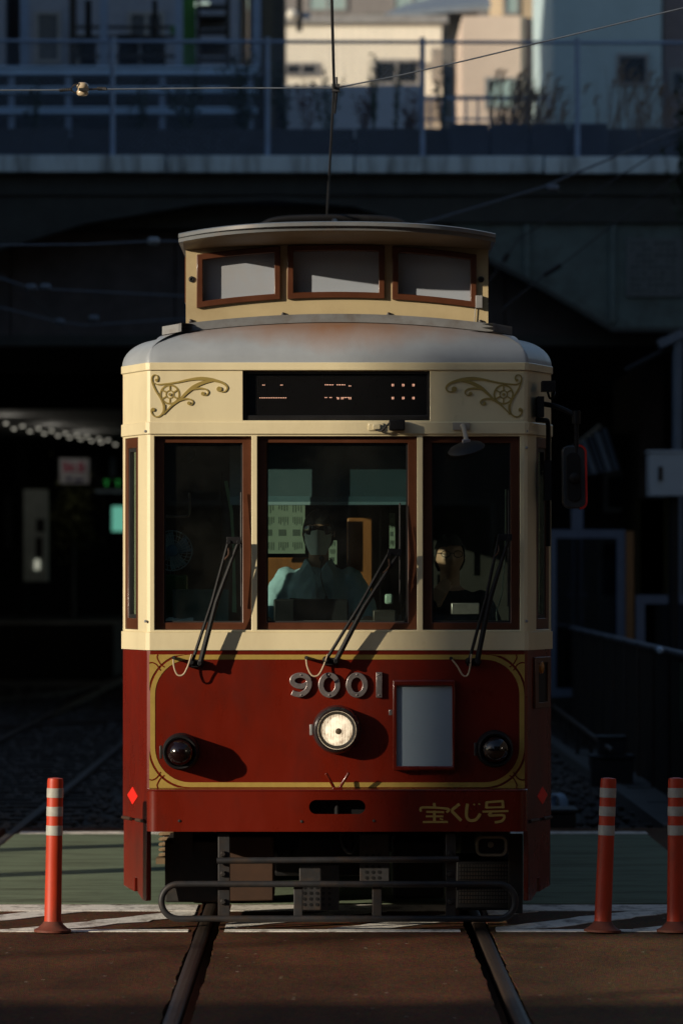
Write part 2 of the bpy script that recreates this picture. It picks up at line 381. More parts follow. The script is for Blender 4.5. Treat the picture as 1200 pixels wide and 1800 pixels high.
MB().box(-18, -14, 24.7, 71, -.15, 18.4).build('wall', CONC, r); MB().box(-18.2, -13.8, 24.6, 71.1, 18.4, 18.7).build('roof', CONC, r)
facade_windows(r, 25, 70.6, -14, .5, 18, 14, 6, axis='y')
r = thing('low_shade_block', (-35, -6, 0), 'low concrete block added unseen behind and left of the camera to shade the road', 'building')  # added block whose roof edge casts the shadow on the near road
MB().box(-62, -12, -15, 3.44, -.15, 7.83).build('wall', PLAS, r); MB().box(-62.2, -11.8, -15.2, 3.46, 7.83, 7.98).build('roof', CONC, r)
facade_windows(r, -61, -13, 3.44, .3, 7, 16, 2, face=-1)
r = thing('shade_panel', (-21, 3.25, 7.98), 'wide blank panel on thin posts, added unseen to shade the right of the tram', 'shade_panel')  # unseen panel added to cast the shade on the tram's right half
MB().box(-31.8, -11.8, 3.2, 3.32, 9.9, 13.1).build('panel', GREYM, r)
for k in range(4): MB().box(-31 + k * 6, -30.94 + k * 6, 3.32, 3.40, 7.98, 13).build('post', DARKM, r)
for i, (x, y) in enumerate(((-6.0, 27.75), (-6.0, 25.1))):
    r = thing('utility_pole', (x, y, 0), ('grey concrete utility pole standing left of the green lane, nearer the bridge', 'grey concrete utility pole standing left of the white hatching')[i], 'utility pole', 'utility poles beside the crossing')
    MB().cyl((x, y, -.15), (x, y, 9), .19, .13, 14).build('pole', CONC, r, smooth=40)
    MB().box(x - .9, x + .9, y - .05, y + .05, 8.2, 8.3).build('cross_arm', DARKM, r)
r = thing('sky_block', (22, 32, 0), 'tall dark brick block added unseen right of the tracks to cut sky light', 'building')  # unseen block, added and kept dark to hold back sky light and bounce
MB().box(17, 27, -10, 44, -.15, 17).box(17, 27, 44, 90, -.15, 8.5).build('wall', mat('dark_brick', (.06, .048, .04), .8, var=.2), r); MB().box(16.8, 27.2, -10.2, 44, 17, 17.3).box(16.8, 27.2, 44.01, 90.2, 8.5, 8.8).build('roof', CONC, r); facade_windows(r, -9, 43, 17, .3, 16.8, 13, 5, axis='y')
r = thing('rear_sky_block', (24, -20, 0), 'plain block added unseen behind the camera to cut sky light', 'building')  # unseen block added to cut the sky light on the tram front
MB().box(-11.5, 60, -28, -13, -.15, 26).build('wall', CONC, r); MB().box(-11.7, 60.2, -28, -12.8, 26, 26.4).build('roof', CONC, r); facade_windows(r, -11, 59, -13, .3, 25.5, 20, 8, face=-1)

# ------------------------------------------------------------------ railway bridge over the street
BG = mat('bridge_green', (.10, .14, .135), .6, var=.25, scale=3, dirt=(.05, .045, .035), dirt_amt=.6, dirt_scale=2)
BD = mat('bridge_dark', (.040, .043, .039), .7, var=.3, scale=3)
BBR = mat('bridge_rust_brown', (.085, .074, .074), .8, var=.3, scale=3)
def concmat():
    m = mat('stained_concrete', (.64, .76, .80), .85, var=.12, scale=4, dirt=(.045, .035, .025), dirt_amt=.75, dirt_scale=2.0, stretch=(2.2, 1, .25), bump=.2)
    return m
EDGE = concmat()
BLUEST = mat('blue_grey_steel', (.25, .33, .46), .5, metal=.1, var=.15, scale=5)
SLATE = mat('slate_panel', (.045, .052, .065), .7, var=.2, scale=4)
Yb = 60.0
br = thing('bridge', (0, Yb, 0), 'dark green railway bridge with pale stained concrete edge crossing above and behind the tram', 'bridge')
ztop, zbot = P(0, 274, Yb).z, P(0, 304, Yb).z
xx = P(-700, 0, Yb).x; k = 0
while xx < 12:
    x2 = xx + 2.48
    mb = MB().box(xx + .012, x2 - .012, Yb - .25, Yb + .35, zbot - .0 - k * .006, ztop - k * .006); mb.build('edge_slab', EDGE, br, bevel=.015); xx = x2; k += 1
arch_px = [(-1200, 640), (-700, 620), (-200, 512), (0, 432), (150, 386), (350, 352), (480, 346), (620, 356), (760, 398), (860, 455), (960, 508), (1075, 576), (1200, 576), (2400, 576)]
poly = [(P(a, b, Yb).x, P(a, b, Yb).z) for a, b in arch_px] + [(P(2400, 0, Yb).x, zbot - .09), (P(-1200, 0, Yb).x, zbot - .09)]
MB().prism(poly, Yb, Yb + .05).build('arch_plate', BD, br)  # shade of the overhanging edge is put into this darker colour
gp = [(a, b) for a, b in arch_px if a >= 760]; p1 = P(0, 393, Yb).z
gx = [(P(790, 0, Yb).x, p1)] + [(P(a, b, Yb).x, P(a, b, Yb).z + .004) for a, b in gp if b > 410] + [(P(2400, 0, Yb).x, p1)]
MB().prism(gx, Yb - .012, Yb - .0015).build('green_web', BG, br)
fl = [Vector((P(a, b, Yb).x, P(a, b, Yb).z - .03)) for a, b in arch_px]
MB().ribbon(fl, .06, Yb - .12, Yb + .2).build('bottom_flange', BD, br)
p0, p1 = P(700, 392, Yb), P(2400, 386, Yb)
MB().box(p0.x, p1.x, Yb - .09, Yb - .005, p0.z, p1.z).build('waist_flange', BD, br)
for px in (925, 1075, 1230, 1385):
    b = 500 if px == 925 else 574
    p0, p1 = P(px - 5, b - 8, Yb), P(px + 5, 396, Yb)
    s_ = MB().box(p0.x, p1.x, Yb - .10, Yb - .002, p0.z, p1.z).build('stiffener', BG, br)
    mb = MB()
    for py in range(402, b - 12, 11):
        for q in (-11, 11):
            c = P(px + q, py, Yb); mb.lathe((c.x, Yb - .001, c.z), [(.016, 0), (.013, .010), (.005, .016)], 6)
    mb.build('rivets', BG, br, kind='stuff')
MB().box(-13, 13, Yb + .4, 82, 6.45, 6.75).build('deck', BD, br)
MB().box(-13, 13, Yb - .05, Yb + .6, 6.85, zbot - .012).build('deck_fascia', BD, br)
p0, p1 = P(0, 590, 60.9), P(0, 352, 60.9)
for k in range(12): MB().box(-13 + k * 2.2, -13 + k * 2.2 + 2.18, 60.9, 61.0, p0.z, 6.449).build('girder_web', BBR, br)
MB().box(-13, 13, 60.75, 61.2, p0.z - .14, p0.z - .005).build('girder_flange', BD, br)
MB().box(-13, 13, 69.5, 69.7, p0.z - .1, 6.45).build('cross_girder', BBR, br)
MB().box(-16, -13.05, Yb - .1, 78, -.15, 7.2).build('abutment', CONC, br); MB().box(13.05, 16, Yb - .1, 78, -.15, 7.2).build('abutment', CONC, br)
MB().box(4.55, 4.9, 66, 72, -.15, p0.z - .15).build('pier', BBR, br)
c0, c1 = P(1100, 521, Yb - .06), P(1197, 419, Yb - .06)
nb = thing('notice_board', (c0.x + .3, Yb - .05, c0.z), 'pale rectangular notice plate of small print fixed to the green bridge girder', 'notice board')
MB().box(c0.x, c1.x, Yb - .06, Yb - .02, c0.z, c1.z).build('plate', mat('plate_grey', (.11, .125, .13), .6), nb)
mb = MB()
for j in range(9):
    for i in range(8):
        if rnd.random() < .2: continue
        a = c0.x + .05 + i * (c1.x - c0.x - .1) / 8; z = c1.z - .05 - j * .078; mb.box(a, a + rnd.uniform(.03, .07), Yb - .064, Yb - .059, z - .035, z)
mb.build('print_marks', mat('plate_ink', (.05, .07, .068), .7), nb, kind='stuff')
# fence along the bridge edge
MB().box(-13, 13, 61.2, 75.8, 6.751, 7.72).build('ballast_bank', mat('bridge_ballast', (.03, .03, .032), .9, var=.4, scale=9, bump=.5), br)
fe = thing('fence', (0, Yb + .1, ztop), 'tall chain link fence with blue grey posts along the bridge edge', 'fence')
zf = P(0, 68, Yb).z
for k in range(-4, 8):
    x = P(198 + 272 * k, 0, Yb + .1).x
    MB().cyl((x, Yb + .1, ztop - .08), (x, Yb + .1, zf + .03), .036, n=10).build('post', BLUEST, fe, smooth=40)
MB().cyl((-11, Yb + .1, zf), (11, Yb + .1, zf - .06), .024, n=8).build('top_rail', BLUEST, fe, smooth=40)
mb = MB(); sp = .075; hh = zf - ztop - .03
x = -6.2 - hh
while x < 6.4:
    for sg in (0, 1):
        a = Vector((x + (hh if sg else 0), Yb + .125 + .008 * sg, ztop)); b = Vector((x + (0 if sg else hh), Yb + .125 + .008 * sg, ztop + hh)); mb.tube([a, b], .0022, 3)
    x += sp
mb.build('wire_mesh', BLUEST, fe, kind='stuff')
r = thing('parapet', (0, Yb + 1.0, ztop - .2), 'dark slate low parapet running along the bridge behind the fence', 'parapet')
for k in range(12):
    p0 = P(0, 226, Yb + .9); MB().box(-11 + k * 1.9, -11 + k * 1.9 + 1.88, Yb + .9, Yb + 1.0, 6.75, p0.z + rnd.uniform(-.01, .01)).build('parapet_panel', SLATE, r)
for k, (a, b) in enumerate(((790, 858), (861, 929), (932, 998), (1001, 1066))):
    p0, p1 = P(a, 275, Yb + .55), P(b, 217, Yb + .55)
    o = MB().box(p0.x, p1.x, Yb + .55, Yb + .60, p0.z - .3, p1.z).build('barrier_panel', mat('barrier_navy', (.030, .040, .062), .6, var=.15), None, ('leftmost', 'second from left', 'third from left', 'rightmost')[k] + ' of four dark navy barrier panels behind the bridge fence', 'barrier panel', 'navy barrier panels on the bridge', bevel=.01)
GALV = mat('galvanised_rail', (.46, .62, .78), .5, metal=.15, var=.1, scale=3)
r = thing('guard_rail', (-3, 63, 6.75), 'pale blue grey guard rail of three horizontal beams on the bridge deck', 'guard rail')
for pa, pb in ((116, 133), (152, 165), (188, 202)):
    a, b = P(-260, pb, 63), P(452, pa, 63)
    rg = []
    zz0, zz1 = a.z, b.z; zm = (zz0 + zz1) / 2
    for x in (a.x, b.x): rg.append([Vector((x, 63 + q, z)) for q, z in ((0, zz0), (-.05, zz0 + .02), (-.02, zm), (-.05, zz1 - .02), (0, zz1), (.02, zm))])
    MB().loft(rg).build('beam', GALV, r)
for px in (-150, 20, 120, 285, 440):
    p0 = P(px, 118, 63); MB().box(p0.x - .04, p0.x + .04, 63.03, 63.12, 6.75, p0.z).build('post', BLUEST, r)
bk = P(-260, 226, 64.2), P(466, 133, 64.2); MB().box(bk[0].x, bk[1].x, 64.2, 64.5, 7.0, bk[1].z).build('retaining_wall', mat('wall_slate_dark', (.035, .04, .046), .85, var=.4, scale=5), None, 'low dark slate wall close behind the guard rail beams on the bridge', 'wall')
r = thing('hand_rail', (2.5, 68, 6.75), 'thin grey steel hand rail with upright bars before the pink building', 'railing')
a, b = P(735, 172, 68), P(965, 172, 68); MB().box(a.x, b.x, 68, 68.04, a.z - .03, a.z + .03).build('top_rail', BLUEST, r); MB().box(a.x, b.x, 68, 68.04, a.z - .33, a.z - .30).build('lower_rail', BLUEST, r)
for k in range(12):
    x = a.x + (b.x - a.x) * k / 11; MB().box(x - .015, x + .015, 68.005, 68.035, 6.75, a.z - .031).build('bar', BLUEST, r)

MB().box(-16, 16, 82.01, 124.9, 6.3, 6.70).build('upper_terrace', mat('terrace_concrete', (.05, .05, .05), .85), kind='structure', keep=True)
# ------------------------------------------------------------------ buildings beyond the bridge
def bld(name, label, px0, px1, py_top, Y, dep, m, wins=(), roofm=None, zb=-.15, **k):
    p0, p1 = P(px0, 0, Y), P(px1, py_top, Y)
    r = thing(name, ((p0.x + p1.x) / 2, Y + dep / 2, 0), label, 'building')
    MB().box(p0.x, p1.x, Y, Y + dep, zb, p1.z).build('wall', m, r)
    if roofm: MB().box(p0.x - .12, p1.x + .12, Y - .12, Y + dep + .12, p1.z + .002, p1.z + .16).build('roof', roofm, r)
    for (a, b, c, d, pm) in wins:
        q0, q1 = P(a, d, Y), P(b, c, Y)
        f = MB().ring([(q0.x, q0.z), (q1.x, q0.z), (q1.x, q1.z), (q0.x, q1.z)], [(q0.x + .06, q0.z + .06), (q1.x - .06, q0.z + .06), (q1.x - .06, q1.z - .06), (q0.x + .06, q1.z - .06)], Y - .05, Y + .04).build('window', GREYM, r)
        MB().box(q0.x + .05, q1.x - .05, Y - .012, Y + .02, q0.z + .05, q1.z - .05).build('pane', pm, f)
        n = max(1, round((b - a) / 40))
        for i in range(1, n): 
            x = q0.x + (q1.x - q0.x) * i / n; MB().box(x - .03, x + .03, Y - .045, Y - .013, q0.z + .061, q1.z - .061).build('mullion', GREYM, f)
    return r
BEI = mat('beige_siding', (.76, .72, .62), .8, var=.05, scale=3); PNK = mat('pink_render', (.54, .44, .37), .85, var=.06, scale=2)
TEAL = mat('teal_render', (.38, .50, .54), .85, var=.08, scale=2); DPK = mat('dusty_pink_wall', (.26, .20, .20), .85, var=.1)
CURT = mat('pale_curtain_glass', (.28, .38, .38), .3, var=.1, scale=3, stretch=(4, 1, .3))
r = bld('beige_house', 'sunlit beige house with ribbed siding above the tram left of the pink building', 498, 776, 42, 92, 8, BEI, [(500, 560, 110, 134, WINGL), (655, 738, 104, 150, WINGL)], GREYM, zb=6.71)
mb = MB()
p0, p1 = P(498, 0, 92), P(776, 44, 92); x = p0.x + .05
while x < p1.x - .05: mb.box(x, x + .05, 91.994, 92.001, 8.5, p1.z - .02); x += .16
mb.build('siding_ribs', BEI, r, kind='stuff')
p0 = P(650, 118, 92); MB().box(p0.x - .2, p0.x + 1.1, 91.4, 91.9, 11.2, 11.55).build('balcony', CONC, r)
r = bld('blue_roof_house', 'house with a blue grey sloping roof rising behind the beige house', 640, 840, 22, 100, 8, CONC, zb=6.71)
a, b = P(676, 24, 99), P(838, 2, 99)
MB().add([(a.x, 99, a.z), (b.x + .3, 99, a.z + .25), (b.x + .3, 106, a.z + 1.5), (a.x + .6, 106, a.z + 1.1)] + [(a.x, 99, a.z - .12), (b.x + .3, 99, a.z + .13), (b.x + .3, 106, a.z + 1.38), (a.x + .6, 106, a.z + .98)], [(0, 1, 2, 3), (4, 7, 6, 5), (0, 4, 5, 1), (1, 5, 6, 2), (2, 6, 7, 3), (3, 7, 4, 0)]).build('roof', mat('blue_grey_roof', (.20, .24, .29), .5, metal=.2), r)
r = bld('pink_building', 'pink rendered building with a wide pale window in the sun', 812, 914, 28, 88, 6, PNK, [(851, 910, 136, 192, CURT)], zb=6.71)
q0, q1 = P(914, 28, 88), P(974, 28, 89.2)
MB().hprism([(q0.x + .001, 88.001), (q1.x, 89.2), (q1.x, 93.9), (q0.x + .001, 93.9)], 6.71, q0.z - .004).build('side_wall', PNK, r)
o = MB().hprism([(q0.x + .12, 88.19), (q0.x + .52, 88.94), (q0.x + .50, 88.96), (q0.x + .10, 88.21)], P(0, 192, 88).z, P(0, 136, 88).z).build('side_window', CURT, r)
bld('cream_tower', 'pale cream tower block far behind the pink building', 880, 984, -90, 112, 8, mat('cream_render', (.45, .36, .25), .85), [(884, 912, -40, 26, CURT)], zb=6.71)
bld('teal_building', 'tall teal rendered building with one dark square window', 972, 1162, -120, 80, 8, TEAL, [(1082, 1140, 94, 151, WINGL)], zb=6.76)
bld('dusty_pink_building', 'dusty pink building at the right edge beyond the teal building', 1166, 1330, -120, 84, 8, DPK, [(1176, 1206, 122, 165, mat('slate_glass', (.06, .07, .09), .2))], zb=6.71)
bld('grey_block', 'low blue grey wall block in shade below the beige house', 496, 742, 150, 74, 3, mat('lilac_grey_wall', (.42, .47, .55), .8, var=.06), zb=6.76)
bld('apartment_house', 'wide pale apartment house closing the view far beyond the bridge', -500, 1700, -260, 125, 10, mat('far_wall', (.20, .19, .19), .85, var=.1), [(-60 + 150 * i, 10 + 150 * i, -60, 20, CURT) for i in range(9)])
bld('grey_house', 'dark blue grey house in shade behind the guard rail on the left', 40, 419, -160, 76, 5, mat('grey_blue_wall', (.27, .30, .36), .8, var=.12), zb=6.76, wins=[(62, 108, 20, 112, mat('slate_glass', (.06, .07, .09))), (212, 292, 92, 114, WINGL), (120, 150, 60, 112, WINGL), (225, 290, 20, 80, mat('slate_glass', (.06, .07, .09)))])
bld('grey_annex', 'dark blue grey wall at the far left edge above the guard rail', -160, 10, -160, 76, 5, MATS['grey_blue_wall'], zb=6.76)
bld('dark_filler', 'drab dark wall added as filler between the steel columns and the beige house', 437, 500, -160, 77, 3, mat('drab_wall', (.075, .068, .058), .85, var=.2), zb=6.76)  # dark filler added to cover the sunlit house behind
TAN = mat('tan_column', (.50, .32, .17), .6, var=.1)
for k, (a, b, Y, m, lb) in enumerate(((17, 31, 80.5, TAN, 'tan steel column standing at the far left above the guard rail'), (36, 50, 72.6, BLUEST, 'blue grey steel column beside the tan column at the far left'), (122, 134, 71, DARKM, 'dark brown steel column left of the first fence post'), (176, 189, 71.5, BLUEST, 'blue grey steel column just left of the first fence post'), (308, 321, 71, BLUEST, 'blue grey steel column beside the green panel'), (396, 404, 72, DARKM, 'thin dark steel column right of the dark shelves'), (421, 435, 80.5, TAN, 'tan sunlit column right of the dark shelves'), (444, 458, 71, BLUEST, 'blue grey steel column left of the second fence post'), (463, 480, 73, mat('drab_column', (.10, .085, .06), .7), 'drab olive column between steel post and beige house'))):
    p0, p1 = P(a, 235, Y), P(b, -60, Y)
    r = thing('steel_column', ((p0.x + p1.x) / 2, Y, 6.75), lb, 'column', 'steel columns on the bridge')
    MB().box(p0.x, p1.x, Y, Y + .03, 6.75, p1.z).box(p0.x, p1.x, Y + .15, Y + .18, 6.75, p1.z).box((p0.x + p1.x) / 2 - .02, (p0.x + p1.x) / 2 + .02, Y + .031, Y + .149, 6.75, p1.z).build('shaft', m, r)
    MB().box(p0.x - .05, p1.x + .05, Y - .05, Y + .23, 6.73, 6.749).build('base_plate', DARKM, r)
GR = mat('green_sheet', (.045, .17, .03), .6, var=.1)
r = thing('green_board', P(335, 115, 72.4), 'bright green board behind the blue grey column with a pale lamp at its top', 'board')
MB().pbox(322, 344, -20, 116, 72.4, .05).build('panel', GR, r); MB().pbox(300, 321, 45, 60, 72.4, .05).build('side_panel', GR, r); MB().pbox(343, 368, 3, 11, 72.3, .06).build('lamp', emis('pale_lamp', (.8, 1, .85), .55), r)
r = thing('shelf_rack', P(375, 120, 72.2), 'dark steel rack of shelves beside the green board', 'rack')
for y in (8, 26, 52, 72, 101): MB().pbox(345, 398, y, y + 6, 72.2, .3).build('shelf', DARKM, r)
MB().pbox(346, 352, -20, 118, 72.15, .04).build('upright', DARKM, r); MB().pbox(352, 396, 76, 98, 72.5, .05).build('back_panel', mat('rack_brown', (.10, .075, .06), .8), r)
MB().pbox(352, 396, 30, 50, 72.5, .05).build('back_panel', mat('rack_grey', (.14, .13, .13), .8), r)
r = thing('signal_box_frame', P(250, 115, 72.8), 'dark lattice of pipes and boxes between the steel columns', 'equipment frame')
for y in (45, 62, 96): MB().pbox(130, 308, y, y + 5, 72.8, .06).build('pipe', DARKM, r)
for a, b, c, d in ((208, 244, 60, 112), (248, 290, 66, 110), (140, 168, 64, 112), (150, 160, 0, 60), (268, 276, 0, 60)): MB().pbox(a, b, c, d, 72.9, .3).build('cabinet', BLACK, r)
r = thing('hanging_lamp', P(525, 20, 90), 'white globe lamp and dark bracket hanging before the beige house', 'lamp')
c = P(514, 26, 90); MB().lathe(c, [(.01, -.12), (.09, -.08), (.12, 0), (.09, .08), (.01, .12)], 16).build('globe', mat('lamp_white', (.6, .58, .52), .4), r, smooth=60); MB().pbox(521, 531, -10, 55, 90.2, .1).build('bracket', BLACK, r); MB().pbox(512, 545, 22, 32, 90.3, .1).build('arm', BLUEST, r)

# weeds and bushes on the bridge
def weed(px, py, Y, h, n, m, label, spread=.25, leaf=.09, grp='weeds on the bridge', name='weed', cat='plant', zb=7.72):
    b = P(px, py, Y); b.z = zb; r = thing(name, b, label, cat, grp); mb = MB(); ms = MB()
    for s_ in range(n):
        a = rnd.uniform(0, 6.28); tip = b + Vector((math.cos(a) * spread * rnd.uniform(.2, 1), math.sin(a) * spread * .6, h * rnd.uniform(.6, 1)))
        pts = [b, b.lerp(tip, .5) + Vector((0, 0, .06)), tip]; ms.tube(pts, [.008, .006, .003], 4)
        for k in range(14):
            t = rnd.uniform(.25, 1.0); p = b.lerp(tip, t); d = Vector((rnd.uniform(-1, 1), rnd.uniform(-1, 1), rnd.uniform(-.1, .8))).normalized(); w_ = d.cross(Vector((rnd.uniform(-1, 1), .3, .8))).normalized(); L_ = leaf * rnd.uniform(.6, 1.3)
            mb.add([p, p + d * L_ * .5 + w_ * L_ * .22, p + d * L_, p + d * L_ * .5 - w_ * L_ * .22], [(0, 1, 2, 3)])
    mb.build('foliage', m, r); ms.build('stem', m, r)
LG = mat('weed_green', (.045, .075, .025), .7, var=.4, scale=8); LD = mat('weed_dark_green', (.025, .045, .02), .7, var=.4, scale=8); LB = mat('dry_grass', (.19, .12, .06), .8, var=.3, scale=6); LR = mat('dry_red_leaf', (.14, .075, .05), .8, var=.3)
weed(330, 240, 61.6, 1.12, 12, LD, 'dark green weed clump left of the second fence post behind the guard rail', .45)
weed(430, 240, 61.6, 1.35, 26, LD, 'largest dark bushy weed clump beside the second fence post', .42)
weed(502, 240, 61.6, 1.2, 14, LD, 'dark weed clump just right of the second fence post', .3)
weed(540, 240, 61.6, 1.0, 7, LR, 'reddish dry weed between green weeds near the overhead wire', .3)
weed(575, 240, 61.6, 1.05, 9, LG, 'green weed standing behind the vertical overhead wire', .25)
weed(657, 240, 61.6, 1.2, 10, LG, 'tall upright green weed before the blue grey wall block', .12, .07)
weed(697, 240, 61.6, 1.0, 6, LG, 'shorter thin green weed before the blue grey wall block', .08, .07)
weed(640, 240, 61.6, .72, 8, LR, 'low reddish weed at the foot of the tall green weed', .25)
weed(720, 240, 61.6, .72, 8, LR, 'low reddish weed just left of the third fence post', .2)
weed(778, 240, 61.6, 1.0, 7, LD, 'slim dark green weed right of the third fence post', .14)
weed(250, 240, 61.6, .9, 8, LD, 'small dark weed right of the first fence post', .25)
weed(62, 240, 61.6, 1.0, 7, LD, 'dark climbing weed at the far left of the guard rail', .2)
def grass(px, Y, h, n, label):
    b = P(px, 0, Y); b.z = 7.72; r = thing('dry_grass', b, label, 'grass clump', 'dry grass on the bridge'); mb = MB(); mp = MB()
    for k in range(n):
        x = b.x + rnd.uniform(-.35, .35); lean = rnd.uniform(-.1, .35); hh_ = h * rnd.uniform(.5, 1); q = [Vector((x + lean * t * t, b.y + rnd.uniform(-.02, .02), 7.72 + hh_ * t)) for t in (0, .35, .7, 1)]
        mb.tube(q, [.008, .007, .005, .002], 3)
        if rnd.random() < .4: mp.tube([q[3] - Vector((.03, 0, .12)), q[3], q[3] + Vector((.08, 0, .03))], [.008, .022, .004], 5)
    mb.build('blades', LB, r, kind='stuff'); mp.build('seed_heads', LB, r, kind='stuff')
grass(905, 62, 1.05, 90, 'dense dry brown grass clump before the pink building'); grass(1090, 62, 1.15, 36, 'tall dry reed grass clump before the teal building'); grass(1165, 62, .9, 40, 'dry brown grass clump at the right edge of the bridge'); grass(945, 62, .8, 50, 'low dry grass clump left of the fourth fence post')
weed(1205, 300, 58.5, 2.2, 20, LD, 'dark green bush reaching in at the right edge over the bridge concrete', .35, .12, 'bushes by the bridge', 'bush', 'bush', 6.0)

# ------------------------------------------------------------------ right of the track
FEN = mat('corrugated_brown', (.030, .024, .018), .7, var=.3, scale=4)
r = thing('platform_fence', (2.95, 46, 0), 'dark corrugated fence with a round top rail running back right of the tram', 'fence')
for k in range(15):
    y0 = 33.2 + k * 2.0; x0 = 2.80 + k * .012; n = 22; rg = []
    for i in range(n + 1):
        y = y0 + 1.96 * i / n; x = x0 + (.028 if i % 2 else 0); rg.append([Vector((x, y, .0)), Vector((x, y, 1.17)), Vector((x + .01, y, 1.17)), Vector((x + .01, y, .0))])
    MB().loft(rg).build('panel', FEN, r)
    MB().cyl((x0 - .02, y0 - .02, 0), (x0 - .02, y0 - .02, 1.22), .022, n=8).build('post', DARKM, r)
MB().cyl((2.79, 33.1, 1.205), (2.98, 63.2, 1.205), .028, n=10).build('top_rail', mat('rail_slate', (.10, .115, .14), .6), r, smooth=40)
p = P(1158, 1143, 36.2); MB().lathe(p, [(.02, -.03), (.032, 0), (.02, .03)], 10).build('rail_clamp', GALV, r)
r = thing('low_pipe_rail', (2.3, 45, 0), 'thin low pipe rail sloping along the ballast right of the tram', 'pipe rail')
MB().cyl((2.43, 38.6, .34), (2.6, 52, .34), .02, n=8).build('pipe', DARKM, r)
for y in (40, 43, 46, 49): MB().box(2.43 + (y - 38.6) * .0127, 2.47 + (y - 38.6) * .0127, y, y + .05, -.1, .33).build('post', DARKM, r)
def boxthing(name, label, cat, a, b, c, d, Y, dep, m, lid=None, **k):
    p0, p1 = P(a, d, Y), P(b, c, Y)
    r = thing(name, ((p0.x + p1.x) / 2, Y, p0.z), label, cat)
    MB().box(p0.x, p1.x, Y, Y + dep, p0.z, p1.z).build('case', m, r, bevel=.01)
    MB().box(p0.x - .015, p1.x + .015, Y - .015, Y + dep + .015, p1.z + .002, p1.z + .03).build('lid', lid or m, r, bevel=.005)
    return r
BX = mat('black_cabinet', (.014, .015, .017), .6, var=.2)
boxthing('cable_box', 'wide black trackside cable box under a smaller one', 'cable box', 1040, 1112, 1334, 1384, 39.6, .4, BX)
boxthing('relay_box', 'smaller black relay box standing on the wide trackside box', 'relay box', 1052, 1098, 1300, 1327, 39.7, .3, BX)
boxthing('junction_chest', 'low dark chest on the ballast close to the tram right side', 'chest', 966, 1012, 1430, 1462, 33.0, .5, BX)
r = thing('cable_coil', P(975, 1420, 34.6), 'coil of pale grey hose lying beside the tram on the low chest', 'hose coil')
for k in range(5):
    c = P(973 + k * 3, 1414, 34.5); MB().tube([c + Vector((.05 * math.cos(t * math.pi / 8), .02 * k, .075 * math.sin(t * math.pi / 8))) for t in range(16)], .011, 6, closed=True).build('loop', GALV, r, smooth=50)
SCR = mat('screen_blue', (.10, .125, .18), .5, var=.1)
def screen(a, b, c, d, Y, label, orange=False):
    p0, p1 = P(a, d, Y), P(b, c, Y); r = thing('platform_screen', ((p0.x + p1.x) / 2, Y, p0.z), label, 'screen', 'platform screens behind the fence')
    g = .10
    MB().ring([(p0.x, p0.z), (p1.x, p0.z), (p1.x, p1.z), (p0.x, p1.z)], [(p0.x + g, p0.z + g), (p1.x - g, p0.z + g), (p1.x - g, p1.z - g), (p0.x + g, p1.z - g)], Y, Y + .08).build('frame', SCR, r)
    MB().box(p0.x + g, p1.x - g, Y + .03, Y + .04, p0.z + g, p1.z - g).build('pane', glass('screen_glass', (.35, .38, .42), .12), r)
    MB().box(p0.x + .62, p1.x - g, Y + .30, Y + .33, p0.z + g, p1.z - .35).build('back_panel', mat('screen_slate', (.085, .105, .14), .7, var=.1), r)
    MB().box(p0.x + .32, p0.x + .38, Y + .05, Y + .079, p0.z + g, p1.z - g).build('mullion', SCR, r)
    if orange: q = P(1099, 0, Y - .05); q2_ = P(1113, 0, Y - .05); MB().box(q.x, q2_.x, Y - .05, Y + .1, p0.z, p1.z - .02).build('end_post', mat('amber_post', (.22, .10, .03), .6), r)
screen(962, 1098, 931, 1225, 54, 'blue framed platform screen with an amber end post right of the tram', True)
screen(1117, 1290, 1046, 1240, 52, 'lower blue framed platform screen at the right edge behind the fence')
MB().box(3.05, 9, 48, 75, -.15, .85).build('platform', CONC, kind='structure', keep=True)
r = boxthing('wall_cabinet', 'white metal cabinet mounted high at the right edge', 'cabinet', 1140, 1235, 796, 872, 50, .5, mat('cabinet_white', (.36, .42, .47), .5, var=.05))
p0 = P(1146, 872, 49.99); MB().cyl((p0.x + .25, 50.25, .85), (p0.x + .25, 50.25, p0.z - .002), .06).build('stand', BLACK, r)
MB().pbox(1156, 1164, 820, 845, 49.98, .02).build('handle', DARKM, r)
r = thing('blue_post', (P(1013, 0, 56).x, 56, .85), 'pale blue post rising behind the blue framed screen', 'post')
a, b = P(1004, 0, 56), P(1024, 893, 56); MB().box(a.x, b.x, 56, 56.12, .85, b.z).build('shaft', SCR, r); MB().box(a.x - .06, b.x + .06, 55.94, 56.18, b.z - 1.1, b.z - 1.04).build('collar', SCR, r)
r = thing('lamp_post', (P(1190, 0, 53).x, 53.1, .85), 'pale blue lamp post at the right edge under the girder', 'lamp post')
a, b = P(1182, 0, 53), P(1200, 598, 53); MB().cyl((a.x + .06, 53.1, .85), (a.x + .06, 53.1, b.z), .06).build('shaft', mat('post_blue', (.12, .15, .19), .6), r, smooth=40); MB().tube([(a.x + .06, 53.1, b.z - .05), (a.x - .1, 53.1, b.z - .12), (a.x - .55, 53.1, b.z - .35)], .03, 8).build('arm', BLACK, r); MB().obox((a.x - .02, 53.1, b.z + .02), (.16, .1, .05), Matrix.Rotation(R(-25), 3, 'Y')).build('lamp_head', MATS['post_blue'], r)
r = thing('awning', P(1030, 830, 58), 'striped shop awning in shade behind the door mirror', 'awning')
